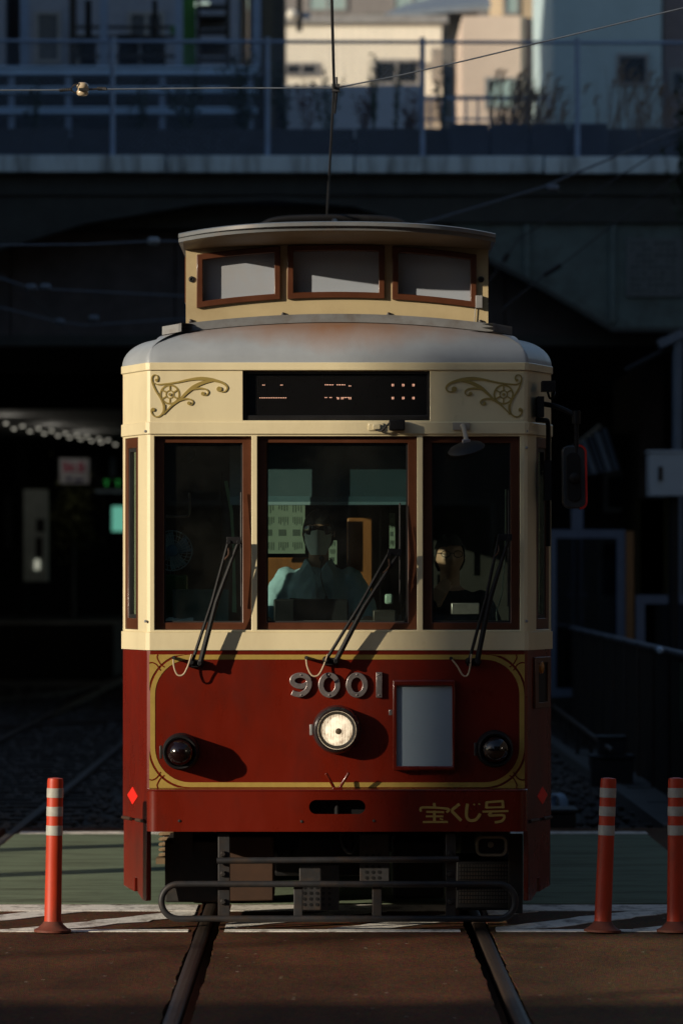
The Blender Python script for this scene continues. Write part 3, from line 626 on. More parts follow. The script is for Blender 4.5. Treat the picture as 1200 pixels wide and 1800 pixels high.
for k in range(6):
    a = P(1000 + 12 * k, 790 - 7 * k, 58.6); b = P(1018 + 13 * k, 838 - 2 * k, 57.6)
    MB().loft([[a + Vector((-.035, 0, 0)), a + Vector((.035, 0, 0)), a + Vector((.035, 0, .02)), a + Vector((-.035, 0, .02))], [b + Vector((-.035, 0, 0)), b + Vector((.035, 0, 0)), b + Vector((.035, 0, .02)), b + Vector((-.035, 0, .02))]]).build('stripe', mat('awning_pale', (.06, .063, .066), .8) if k % 2 == 0 else BX, r)
MB().tube([P(995, 796, 58.7), P(1055, 748, 58.7)], .035, 6).build('roller', mat('awning_tan', (.11, .09, .06), .8), r)
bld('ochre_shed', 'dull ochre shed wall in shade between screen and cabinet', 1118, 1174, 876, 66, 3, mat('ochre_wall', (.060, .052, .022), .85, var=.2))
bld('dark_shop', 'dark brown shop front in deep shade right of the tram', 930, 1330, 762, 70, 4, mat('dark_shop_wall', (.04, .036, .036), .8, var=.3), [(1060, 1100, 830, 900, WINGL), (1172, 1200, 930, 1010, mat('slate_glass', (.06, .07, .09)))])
r = thing('green_sign', P(1199, 1266, 36), 'pale green edge of a sign at the right edge of the picture', 'sign')
MB().pbox(1196, 1260, 1164, 1268, 36, .05).build('panel', mat('mint_panel', (.12, .24, .14), .5), r); MB().pbox(1215, 1221, 1268, 1412, 36.01, .04).build('post', DARKM, r)

# ------------------------------------------------------------------ left: station under the bridge
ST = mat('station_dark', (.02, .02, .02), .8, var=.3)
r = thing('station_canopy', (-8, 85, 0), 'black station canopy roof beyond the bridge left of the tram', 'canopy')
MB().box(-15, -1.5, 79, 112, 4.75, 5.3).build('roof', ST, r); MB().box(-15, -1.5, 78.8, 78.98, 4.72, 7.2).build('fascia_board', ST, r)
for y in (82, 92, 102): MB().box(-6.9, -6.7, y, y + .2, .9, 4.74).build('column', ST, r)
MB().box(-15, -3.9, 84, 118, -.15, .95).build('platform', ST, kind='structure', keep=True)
MB().box(-16, 16, 112, 112.2, -.15, 6.29).box(-16.2, -16.01, 78.2, 112, -.15, 6.29).build('dark_fill_wall', ST, None, 'black wall added behind the station to keep the view there dark', 'wall')  # black fill added for the darkness behind the station
ORD = 'first second third fourth fifth sixth seventh eighth ninth tenth eleventh twelfth'.split()
LIT = emis('platform_lamp', (1, .95, .78), .48)
pts = []
for xa, xb in ((11, 25), (40, 53), (68, 78), (91, 102), (115, 123), (135, 142), (153, 161), (174, 178), (190, 203)):
    t = xa / 200; pts += [(xa, 742.5 + 33 * t, 80 + 14 * t), (xb, 750 + 31 * xb / 200, 80.7 + 14 * t)]
for k, (x, y, Y) in enumerate(pts):
    c = P(x, y, Y)
    o = MB().box(c.x - .032, c.x + .032, Y, Y + .05, c.z - .02, c.z + .02).build('platform_lamp', LIT, None, f'small glowing lamp, {ORD[k // 2]} from the left in the {("upper", "lower")[k % 2]} row under the station canopy', 'lamp', 'lamps under the station canopy', bevel=.01)
    if k in (2, 8, 14):
        q = bpy.data.lights.new('platform_lamp_light', 'POINT'); q.energy = 11; q.color = (1, .93, .8); q.shadow_soft_size = .2
        qo = bpy.data.objects.new('platform_lamp_light', q); S.collection.objects.link(qo); qo.location = c + Vector((-.3, .3, -.12))
r = thing('station_sign', P(130, 852, 90), 'white sign with red lettering hanging in the dark station', 'sign')
MB().pbox(105, 157, 806, 850, 90, .1).build('panel', mat('sign_white', (.42, .42, .46), .5), r)
mb = MB()
def ss(pts_, m_=mb): m_.ribbon([Vector((P(a, b, 89.99).x, P(a, b, 89.99).z)) for a, b in pts_], .045, 89.98, 90.001)
ss([(110, 816), (119, 813)]); ss([(114, 812), (115, 826), (111, 829)]); ss([(119, 818), (120, 828)]); ss([(125, 814), (125, 828), (133, 826)]); ss([(125, 821), (132, 819)]); ss([(137, 815), (147, 815), (147, 827)]); ss([(137, 821), (147, 821)]); ss([(137, 827), (148, 828)])
mb.build('lettering', mat('sign_red', (.42, .02, .09), .5), r)
MB().pbox(118, 125, 838, 846, 89.98, .03).pbox(130, 146, 842, 847, 89.98, .03).build('dark_print', mat('sign_navy', (.04, .03, .12), .5), r)
r = thing('white_pillar', P(64, 1010, 86), 'pale grey pillar with a glowing strip for sunlight in the dark station', 'pillar')
MB().pbox(42, 84, 860, 1022, 86, .4).build('shaft', mat('pillar_grey', (.46, .52, .50), .7), r); MB().pbox(64, 79, 912, 935, 85.98, .03).build('plate', ST, r); MB().pbox(63, 75, 944, 980, 85.98, .03).build('plate', ST, r)
MB().pbox(61, 70, 984, 1001, 85.97, .04).build('sunlit_strip', emis('sunlit_glow', (.95, .95, .75), .35), r)  # glow stands in for a sunlit strip on the pillar
r = thing('station_hedge', P(130, 1000, 94), 'dark olive hedge beside the pale pillar in the station', 'hedge')
mb = MB(); cc = P(128, 910, 94)
for k in range(1500):
    p = cc + Vector((rnd.gauss(0, .2), rnd.gauss(0, .3), rnd.gauss(0, .38))); d = Vector((rnd.uniform(-1, 1), rnd.uniform(-1, 1), rnd.uniform(-1, 1))).normalized(); w_ = d.cross(Vector((.3, .2, .9))).normalized()
    mb.add([p, p + d * .05 + w_ * .03, p + d * .1, p + d * .05 - w_ * .03], [(0, 1, 2, 3)])
mb.build('foliage', mat('hedge_olive', (.11, .115, .045), .8, var=.4, scale=6), r); MB().cyl((cc.x, cc.y, .95), (cc.x, cc.y, cc.z), .05).build('stem', DARKM, r)
r = thing('display_board', P(206, 936, 98), 'glowing mint green display board beside the left flank of the tram', 'display board')
MB().pbox(193, 245, 888, 936, 98, .2).build('case', ST, r); MB().pbox(197, 243, 890, 934, 97.97, .04).build('screen', emis('mint_glow', (.25, .85, .62), .42), r)
r = thing('departure_sign', P(195, 862, 97), 'black departure sign with two green characters above the mint board', 'departure sign')
MB().pbox(166, 250, 838, 860, 97, .2).build('case', ST, r); MB().pbox(168, 250, 861, 866, 96.9, .1).build('trim', GALV, r)
for a in (183, 203): MB().pbox(a, a + 9, 844, 846, 96.98, .03).pbox(a + 3, a + 6, 847, 855, 96.98, .03).build('green_character', emis('led_green', (.06, .7, .12), .18), r)
for k, (a, b, lb) in enumerate(((120, 138, 'leftmost'), (150, 172, 'middle'), (194, 203, 'brightest narrow'))):
    r = thing('beyond_light_panel', P(a, 850, 111.7), lb + ' of three grey blue panels put in for light beyond the station', 'stand-in panel', 'grey blue panels behind the station')  # panels put in for light coming from beyond the station
    MB().pbox(a, b, 786, 842, 111.7, .1).build('panel', mat('panel_blue', (.09, .10, .13), .7) if k < 2 else GALV, r)
for k in range(5):
    a = (8, 14, 30, 150, 178)[k]
    MB().pbox(a, a + 6, 870, 965, 100 + k, .1).build('rail_post', mat('post_grey', (.04, .042, .045), .7), None, ('leftmost', 'second', 'third', 'fourth', 'rightmost')[k] + ' thin grey post standing in the dark station', 'post', 'thin posts in the station')

# ------------------------------------------------------------------ overhead wires
WIRE = mat('wire_dark', (.045, .045, .048), .5, metal=.3, var=.2); WLT = mat('wire_pale', (.13, .15, .18), .5, metal=.3, var=.2)
h0 = P(587, 155, 24.5)
r = thing('contact_wire', h0, 'thin overhead contact wire dropping in view from the top edge to the tram roof', 'overhead wire')
MB().tube([Vector((.12, -40, 4.62)), Vector((.07, 8, 4.6)), P(583, 0, 21.1), h0, P(575, 374, 31), Vector((.05, 60, 4.22)), Vector((.05, 111.5, 4.2))], .0075, 8).build('wire', WIRE, r, smooth=60)
MB().tube([h0 + Vector((.012, 0, .06)), h0 + Vector((.014, 0, -.02)), h0 + Vector((.004, .3, -.10))], .008, 6).box(h0.x - .012, h0.x + .03, h0.y - .03, h0.y + .03, h0.z - .02, h0.z + .02).build('hanger_ear', WIRE, r)
r = thing('span_wire', P(300, 157, 24.55), 'twisted steel span wire with a beige strain insulator on the left', 'span wire')
a = P(-1400, 166, 24.5); b = P(128, 158, 24.5); c = P(160, 157, 24.5)
MB().tube([a, P(0, 158.5, 24.5), b], .0042, 6).build('wire', WLT, r); MB().tube([c, P(400, 154.5, 24.5), h0], .0042, 6).build('wire', WLT, r)
mb = MB()
for (p, q) in ((P(104, 159, 24.5), P(126, 157, 24.5)), (P(172, 156, 24.5), P(188, 156, 24.5))): mb.tube([p.lerp(q, t / 24) + Vector((0, .006 * math.cos(t * 1.6), .006 * math.sin(t * 1.6))) for t in range(25)], .005, 6)
mb.tube(catmull([P(125, 157, 24.5), P(130, 150, 24.47), P(138, 147.5, 24.47), P(145, 147, 24.5)], 4), .004, 6).tube(catmull([P(125, 159, 24.5), P(133, 163, 24.5), P(140, 163, 24.5)], 4), .004, 6).tube([P(157, 157, 24.5), P(175, 156, 24.5)], .006, 6)
mb.build('wire_grip', DARKM, r)
c = P(145.5, 157, 24.5)
pr = [(.020, -.036), (.030, -.028), (.032, -.010), (.026, -.004), (.026, .004), (.032, .010), (.030, .028), (.020, .036)]
MB().lathe(c, pr, 24, axis=(0, 0, 1)).build('insulator', mat('porcelain_beige', (.50, .40, .27), .2, coat=.4), r, smooth=60); 
x0, z0 = P(139, 159.5, 24.46).x, P(139, 159.5, 24.46).z; MB().box(x0, P(157, 0, 24.46).x, 24.45, 24.468, z0, z0 + .014).build('insulator_slot', RUBBER, r)
r = thing('span_wire', P(900, 90, 24.7), 'twisted steel span wire rising to the top right corner', 'span wire')
MB().tube([h0, P(700, 133, 24.55), P(820, 106, 24.6), P(960, 72, 24.7), P(1200, 14, 24.8), P(2600, -330, 25.5)], .0045, 6).build('wire', WLT, r)
for lb, px_pts, Y, ins, m in (
    ('blurred pale span wire with a white insulator left of the tram clerestory', [(-700, 440), (0, 431), (150, 430), (270, 424), (700, 425)], 44, [(270, 424)], WLT),
    ('blurred span wire with clamps below the insulator wire on the left', [(-700, 470), (0, 489), (60, 507), (330, 521), (700, 530)], 50, [(55, 506), (80, 505)], WLT),
    ('lowest blurred wire with hooks on the left above the black station', [(-700, 500), (0, 540), (100, 565), (150, 572), (330, 560), (600, 566)], 54, [(105, 566), (165, 560)], WLT),
    ('blurred dark wire sloping down at the far left', [(-200, 420), (0, 480), (70, 535), (140, 600)], 52, [], WIRE),
    ('blurred wire sloping from the tram roof up to the right edge', [(560, 440), (760, 387), (950, 330), (1200, 225), (1700, 40)], 44, [(970, 331)], WLT),
    ('dark blurred wire with a long black insulator before the green girder', [(880, 545), (955, 484), (985, 466), (1200, 300), (1500, 60)], 46, [], WIRE),
    ('dark blurred wire with a short insulator next to the tram clerestory', [(855, 500), (885, 458), (910, 420), (1200, 240)], 47, [], WIRE)):
    p = [P(a, b, Y) for a, b in px_pts]; r = thing('span_wire', p[len(p) // 2], lb, 'span wire', 'blurred span wires before the bridge')
    MB().tube(p, .011 if m is WLT else .008, 6).build('wire', m, r)
    for a, b in ins: c = P(a, b, Y); MB().lathe(c, [(.02, -.06), (.04, -.04), (.04, .04), (.02, .06)], 12, axis=(1, 0, 0)).build('insulator', mat('insulator_grey', (.24, .27, .30), .4) if 'white' in lb else WLT, r, smooth=40)
    if 'long black' in lb: MB().tube([P(955, 484, Y), P(985, 466, Y)], .026, 8).build('insulator', RUBBER, r)
    if 'short insulator' in lb: MB().tube([P(884, 460, Y), P(892, 446, Y)], .03, 8).build('insulator', RUBBER, r)

# ------------------------------------------------------------------ delineator posts
ORG = mat('orange_post', (.48, .040, .011), .5, var=.14, scale=6, dirt=(.13, .035, .018), dirt_amt=.75, dirt_scale=7, stretch=(1, 1, .3))
REFL = mat('reflective_band', (.40, .40, .36), .45, var=.08, scale=30, dirt=(.2, .17, .13), dirt_amt=.5, dirt_scale=8)
def delineator(loc, label, lean):
    r = thing('delineator_post', loc, label, 'bollard', 'orange delineator posts on the crossing'); r.rotation_euler = (0, lean, 0); OFF[r] = Vector()
    MB().lathe((0, 0, 0), [(.095, .001), (.095, .012), (.075, .022), (.055, .040), (.045, .055)], 24, axis=(0, 0, 1)).build('base', mat('post_base_brown', (.14, .035, .02), .7, var=.3, scale=9, dirt=(.06, .035, .022), dirt_amt=.8, dirt_scale=12), r, smooth=40)
    MB().lathe((0, 0, 0), [(.0455, .05), (.0435, .06), (.0415, .40), (.0405, .765), (.038, .782), (.012, .786)], 28, axis=(0, 0, 1)).build('post', ORG, r, smooth=40)
    for z0, z1 in ((.684, .733), (.590, .639), (.492, .543)): MB().lathe((0, 0, 0), [(.0405, z0), (.0424, z0 + .001), (.0422, z1 - .001), (.0405, z1)], 28, axis=(0, 0, 1)).build('reflective_band', REFL, r, smooth=40)
    return r
d0 = delineator(P(93, 1640, 23.17), 'sunlit orange post with three pale bands standing left of the tram', R(1.0)); d0.location.z = .005
for i, (px, lean, lb) in enumerate(((1058, 2.7, 'leaning orange post with three grey bands in shade, nearest the tram on its right'), (1186, 1.0, 'orange post with three grey bands cut off by the right edge of the picture'))):
    c = copy_tree(d0); c.location = P(px, 1640, 23.17); c.location.z = .005; c.rotation_euler = (0, R(lean), R(40 * i + 30)); c['label'] = lb
# ------------------------------------------------------------------ the tram
D0, CX = 23.4, 0.06
tram = thing('tram', (CX, D0, 0), 'vintage style red and cream tram seen head on with lit round headlight and number 9001', 'tram')
OFF[tram] = Vector()                                  # tram geometry is written in the tram's own coordinates
def l(px, py, dy=0.0):
    Y = D0 + dy
    return ((px - VX) * Y / F - CX, H - (py - VY) * Y / F)
def l3(px, py, dy=0.0):
    a = l(px, py, dy); return Vector((a[0], dy, a[1]))
HW, CB, CF = 1.12, .45, .977                         # half width, chamfer depth, half width of the front face
A0, B0 = (-HW, CB), (-.984, .03)
def mixp(t): return (A0[0] + (B0[0] - A0[0]) * t, A0[1] + (B0[1] - A0[1]) * t)
def half(side_ys, ts, out=0.0):
    pts = [(-HW, y) for y in side_ys] + [A0] + [mixp(t) for t in ts] + [B0, (-CF, .010), (-.960, 0.0)]
    return pts
def fullpath(side_ys, ts, xs):
    h = half(side_ys, ts)
    return h + [(x, 0.0) for x in xs] + [(-x, y) for x, y in reversed(h)]
def offs(path, d):
    out = []
    for i, p in enumerate(path):
        a = path[max(i - 1, 0)]; b = path[min(i + 1, len(path) - 1)]
        def nn(q, r):
            t = Vector((r[0] - q[0], r[1] - q[1])); t.normalize(); return Vector((t.y, -t.x))
        n1 = nn(a, p) if i else nn(p, b); n2 = nn(p, b) if i < len(path) - 1 else n1
        m = n1 + n2; m.normalize(); k = d / max(.35, m.dot(n1))
        out.append((p[0] + m.x * k, p[1] + m.y * k))
    return out
def wrap(path, zs, hole=lambda i, j: False, th=.04, proud=0.0):
    po = offs(path, proud); pi = offs(path, proud - th); n = len(path); mb = MB(); vs_ = []
    for pth in (po, pi):
        for z in zs: vs_ += [(p[0], p[1], z) for p in pth]
    nz = len(zs); N = n * nz; fs = []
    solid = lambda i, j: 0 <= i < n - 1 and 0 <= j < nz - 1 and not hole(i, j)
    for j in range(nz - 1):
        for i in range(n - 1):
            if not solid(i, j): continue
            a, b, c, d = j * n + i, j * n + i + 1, (j + 1) * n + i + 1, (j + 1) * n + i
            fs += [(a, b, c, d), (N + a, N + d, N + c, N + b)]
            if not solid(i - 1, j): fs.append((a, d, N + d, N + a))
            if not solid(i + 1, j): fs.append((b, N + b, N + c, c))
            if not solid(i, j - 1): fs.append((a, N + a, N + b, b))
            if not solid(i, j + 1): fs.append((d, c, N + c, N + d))
    return mb.add(vs_, fs)
def part(name, mb, m, parent=None, **k): return mb.build(name, m, parent or tram, **k)

Z0, Z1, Z2, Z3, Z4 = .56, 1.436, 1.528, 2.548, 2.913
SW = [.49, 1.62]
for k in range(7): SW += [2.6 + 1.3 * k, 3.6 + 1.3 * k]
SY = [12.3] + sorted(SW, reverse=True) + [.47]
part('lower_body', wrap(fullpath([12.3, .47], [], [-.5, 0, .5]), [Z0, .9, Z1]), RED, smooth=28, wn=True)
part('belt_rail', wrap(fullpath([12.3, .47], [], [0]), [Z1, Z2], proud=.008), CREAM, smooth=28, wn=True, bevel=.004)
WX = [(-.938, -.440), (-.410, .410), (.440, .938)]
xs = [x for a in WX for x in a]
pillpath = fullpath(SY, [.07, .66], xs)
hl = set()
for i in range(len(pillpath) - 1):
    (xa, ya), (xb, yb) = pillpath[i], pillpath[i + 1]
    if ya == 0 and yb == 0 and any(abs(xa - a) < 1e-6 and abs(xb - b) < 1e-6 for a, b in WX): hl.add(i)
    if abs(xa) == HW and abs(xb) == HW and (min(ya, yb) >= 2.59 and abs(abs(ya - yb) - 1.0) < 1e-6 or abs(min(ya, yb) - .49) < 1e-6): hl.add(i)
    ta, tb = mixp(.07), mixp(.66)
    if abs(abs(xa) - abs(ta[0])) < 1e-6 and abs(abs(xb) - abs(tb[0])) < 1e-6 or abs(abs(xb) - abs(ta[0])) < 1e-6 and abs(abs(xa) - abs(tb[0])) < 1e-6: hl.add(i)
part('window_pillars', wrap(pillpath, [Z2, Z2 + .012, Z3 - .012, Z3], lambda i, j: i in hl and j == 1), CREAM, smooth=28, wn=True, bevel=.003)
sx0, sx1 = l(427, 0)[0], l(755, 0)[0]; sz1, sz0 = l(0, 652)[1], l(0, 739)[1]
fpath = fullpath([12.3, .47], [], [sx0, sx1])
hi = [i for i in range(len(fpath) - 1) if fpath[i] == (sx0, 0.0)][0]
part('fascia', wrap(fpath, [Z3, sz0, sz1, Z4], lambda i, j: i == hi and j == 1), CREAM, smooth=28, wn=True, bevel=.003)
part('drip_rail', wrap(fullpath([12.3, .47], [], [0]), [Z3 - .002, Z3 + .062], proud=.009, th=.008), CREAM, smooth=28, wn=True, bevel=.004)
part('cornice_strip', wrap(fullpath([12.3, .47], [], [0]), [Z4 - .038, Z4 + .002], proud=.009, th=.008), CREAM, smooth=28, wn=True, bevel=.003)
# roof
def roofmat():
    m = mat('roof_paint', (.29, .315, .34), .45, var=.1, scale=5, coat=.1, bump=.03, bscale=9)
    n = m.node_tree.nodes; L = m.node_tree.links; b = n['Principled BSDF']
    src = b.inputs['Base Color'].links[0].from_socket
    tc = n.new('ShaderNodeTexCoord'); sp = n.new('ShaderNodeSeparateXYZ'); L.new(tc.outputs['Object'], sp.inputs[0])
    mp = n.new('ShaderNodeMapping'); mp.inputs['Scale'].default_value = (3.2, 1.5, 1.2); L.new(tc.outputs['Object'], mp.inputs[0])
    no = n.new('ShaderNodeTexNoise'); no.inputs['Scale'].default_value = 1.6; no.inputs['Detail'].default_value = 9; no.inputs['Roughness'].default_value = .6; L.new(mp.outputs[0], no.inputs[0])
    ab = n.new('ShaderNodeMath'); ab.operation = 'ABSOLUTE'; L.new(sp.outputs['X'], ab.inputs[0])
    x2 = n.new('ShaderNodeMath'); x2.operation = 'MULTIPLY'; L.new(ab.outputs[0], x2.inputs[0]); x2.inputs[1].default_value = -.10
    hh = n.new('ShaderNodeMath'); hh.operation = 'ADD'; L.new(sp.outputs['Z'], hh.inputs[0]); L.new(x2.outputs[0], hh.inputs[1])
    a = n.new('ShaderNodeMath'); a.operation = 'MULTIPLY_ADD'; L.new(no.outputs['Fac'], a.inputs[0]); a.inputs[1].default_value = .16; L.new(hh.outputs[0], a.inputs[2])
    r = n.new('ShaderNodeMapRange'); r.inputs['From Min'].default_value = 3.03; r.inputs['From Max'].default_value = 3.20; r.inputs['To Max'].default_value = .9; L.new(a.outputs[0], r.inputs['Value'])
    mx = n.new('ShaderNodeMix'); mx.data_type = 'RGBA'; L.new(r.outputs[0], mx.inputs['Factor']); L.new(src, mx.inputs[6]); mx.inputs[7].default_value = (.27, .125, .055, 1)
    L.new(mx.outputs[2], b.inputs['Base Color'])
    return m
ROOF = roofmat()
rp = [(-HW, 12.3), (-HW, 6), (-HW, 1.5), (-HW, .6)] + [A0] + [mixp(t) for t in (.25, .5, .75)] + [B0, (-CF, .010), (-.960, 0)] 
rp = rp + [(x / 10, 0) for x in range(-9, 10)] + [(-x, y) for x, y in reversed(rp)]
def hz(x): return .150 + .075 * max(0, 1 - (x / .95) ** 2)
rings = []
for k in range(11):
    a = k / 10 * R(90); ins = .215 * (1 - math.cos(a)); fy = .115 * (1 - math.cos(a))
    q = offs(rp, .004 - ins)
    rings.append([Vector((p[0], p[1] + fy, Z4 + hz(p[0]) * math.sin(a))) for p in q])
mb = MB().loft(rings, caps=False, closed=False)
top = rings[-1]; n = len(top); b0 = len(mb.v) - n
for i in range(n // 2 - 1): mb.f.append([b0 + i, b0 + i + 1, b0 + n - 2 - i, b0 + n - 1 - i]); mb.m.append(0)
part('roof_dome', mb, ROOF, smooth=40, wn=True)
mb = MB(); a_ = rp.index(A0); sel = list(range(a_ + 3, len(rp) - a_ - 3))
tq = offs(rp, .004 - .192)
for dz, dd, hh in ((0, 0.0, .024), (.024, .012, .020)):
    rg = []
    for k in sel:
        x, y = tq[k]; z = Z4 + hz(x) * .975 + .006 + dz; y += .085 + dd
        rg.append([Vector((x, y, z)), Vector((x * .93, y + .10, z)), Vector((x * .93, y + .10, z + hh)), Vector((x, y, z + hh))])
    mb.loft(rg)
part('roof_trim', mb, mat('trim_grey', (.15, .155, .16), .55, var=.15, scale=9, dirt=(.08, .06, .045), dirt_amt=.6, dirt_scale=7), smooth=35)
# clerestory
CY, CH = .42, .79
arch = lambda x: -.10 * x * x
cw = [(-.727, -.301), (-.2535, .2437), (.294, .723)]
cw = [(a + .0, b) for a, b in cw]
cxs = sorted(set([-CH, CH] + [x for a in cw for x in a] + [i / 10 * CH for i in range(-9, 10)]))
cz = [2.98, 3.278, 3.546, 3.64]
vs_ = []; fs = []
for y in (CY, CY + .03):
    for z in cz: vs_ += [(x, y, z + arch(x)) for x in cxs]
nx = len(cxs); N = nx * 4
for j in range(3):
    for i in range(nx - 1):
        if j == 1 and any(cxs[i] >= a - 1e-6 and cxs[i + 1] <= b + 1e-6 for a, b in cw):
            continue
        a, b, c, d = j * nx + i, j * nx + i + 1, (j + 1) * nx + i + 1, (j + 1) * nx + i
        fs += [(a, b, c, d), (N + a, N + d, N + c, N + b)]
mb = MB().add(vs_, fs)
for sx in (-1, 1): mb.box(min(sx * CH, sx * (CH - .03)), max(sx * CH, sx * (CH - .03)), CY + .03, 11.2, 2.98, 3.57)
part('clerestory_wall', mb, DULLCREAM, smooth=30)
for a, b in cw:
    m_ = 8; t = [a + (b - a) * i / m_ for i in range(m_ + 1)]
    def loop(g):
        tt = [a + g + (b - a - 2 * g) * i / m_ for i in range(m_ + 1)]
        return [(x, 3.278 + g + arch(x)) for x in tt] + [(x, 3.546 - g + arch(x)) for x in reversed(tt)]
    f = part('clerestory_window', MB().ring(loop(-.006), loop(.026), CY - .022, CY + .045), BROWN, bevel=.004)
    part('frosted_panel', MB().prism(loop(.02), CY + .040, CY + .05), FROST, f)
for sx in (-1, 1):
    mb = MB()
    for k in range(7): mb.box(sx * CH - .012, sx * CH + .012, .62 + 1.45 * k, 1.85 + 1.45 * k, 3.26, 3.50)
    part('side_lights', mb, BROWN)
mb = MB(); rg = []
for i in range(33):
    x = -.825 + 1.65 * i / 32; q = 1 - abs(x / .825) ** 3.5
    yf = .30 - .42 * q; z = 3.588 - .045 * x * x
    rg.append([Vector(p) for p in ((x, yf + .03, z), (x, yf + .022, z + .018), (x, yf, z + .022), (x, yf, z + .040), (x, yf + .05, z + .048), (x, 11.4, z + .10), (x, 11.4, z))])
part('clerestory_roof', MB().loft(rg), mat('roof_edge_grey', (.13, .14, .148), .45, var=.12, scale=7, dirt=(.2, .12, .07), dirt_amt=.5), smooth=32)
rg = []
for i in range(33):
    x = -.80 + 1.60 * i / 32; q = 1 - abs(x / .825) ** 3.5
    yf = .335 - .42 * q; z = 3.588 - .045 * x * x
    rg.append([Vector(p) for p in ((x, yf, z), (x, CY + .01, z), (x, CY + .01, z - .035), (x, CY - .02, z - .034), (x, yf + .03, z - .010))])
part('eave_soffit', MB().loft(rg), mat('soffit_brown', (.17, .12, .065), .6, var=.2, scale=5), smooth=40)  # soffit in a darker brown than the wall
for px, py in ((337, 491), (845, 491)):
    x, z = l(px, py, CY); part('vent_plug', MB().lathe((x, CY, z), [(.016, 0), (.016, .006), (.008, .008), (.006, .002)], 16), RUBBER, smooth=30)
for px, py in ((336, 565), (498, 553), (683, 553), (844, 566)):
    x, z = l(px, py, CY); part('bolt', MB().lathe((x, CY, z), [(.012, 0), (.012, .012), (.004, .016)], 8), DARKM)
x0, z0 = l(835, 542, CY); x1, z1 = l(847, 520, CY)
part('junction_box', MB().box(x0, x1, CY - .035, CY, z0, z1).tube([(x0, CY - .01, z0), (x0 - .006, CY - .01, z0 - .08)], .003, 5), GREYM, bevel=.003)
# pantograph on the roof behind the clerestory
mb = MB().box(-.45, .45, 5.6, 6.8, 3.72, 3.78)
for sx in (-.4, .4):
    for y in (5.7, 6.7): mb.lathe((sx, y, 3.78), [(.05, 0), (.07, .02), (.04, .04), (.07, .06), (.04, .08), (.05, .1)], 12, axis=(0, 0, 1))
mb.box(-.45, .45, 5.66, 5.74, 3.88, 3.94).box(-.45, .45, 6.66, 6.74, 3.88, 3.94).box(-.5, -.3, 5.4, 5.65, 3.86, 3.97).box(.12, .36, 5.4, 5.65, 3.86, 3.985)
mb.tube([(-.08, 6.6, 3.92), (0, 5.9, 4.06), (0, 7.6, 4.24)], .022, 8)
ch = catmull([(-.62, 7.6, 4.06), (-.5, 7.6, 4.19), (-.3, 7.6, 4.245), (.3, 7.6, 4.245), (.5, 7.6, 4.19), (.62, 7.6, 4.06)], 4)
mb.tube(ch, .02, 8)
ch = [(p.x, p.y - .14, p.z) for p in ch]; mb.tube(ch, .02, 8)
part('pantograph', mb, BLACK, smooth=40)

# front windows
for (a, b) in WX:
    r0 = [(a, Z2 + .012), (b, Z2 + .012), (b, Z3 - .012), (a, Z3 - .012)]
    g = .047
    r1 = [(a + g, Z2 + .05), (b - g, Z2 + .05), (b - g, Z3 - .045), (a + g, Z3 - .045)]
    f = part('front_window', MB().ring(r0, r1, .036, .080), BROWN, bevel=.004)
    g2 = .004
    r2 = [(a + g + .008, Z2 + .058), (b - g - .008, Z2 + .058), (b - g - .008, Z3 - .053), (a + g + .008, Z3 - .053)]
    part('gasket', MB().ring([(x - .004 * (1 if x < (a + b) / 2 else -1), z) for x, z in r1], r2, .058, .068), RUBBER, f)
    part('pane', MB().box(a + g, b - g, .068, .073, Z2 + .05, Z3 - .045), GLASS, f)
part('shade_band', MB().box(-.362, .362, .0745, .0785, 2.20, Z3 - .046), glass('shade_glass', (.60, .66, .68), .02))  # dark pane added to shade the right part of the roller blind
UL = math.hypot(B0[0] - A0[0], B0[1] - A0[1]); du = ((B0[0] - A0[0]) / UL, (B0[1] - A0[1]) / UL)
def cham(mb, sgn):                                    # (u, inset, z) on the slanted corner panel -> tram coordinates
    for i, v in enumerate(mb.v):
        x = A0[0] + du[0] * v.x - du[1] * -1 * 0 + (-du[1]) * v.y * 1
        # inward normal of the corner panel
        x = A0[0] + du[0] * v.x + (-du[1]) * v.y; y = A0[1] + du[1] * v.x + du[0] * v.y
        mb.v[i] = Vector((x if sgn < 0 else -x, y, v.z))
    return mb
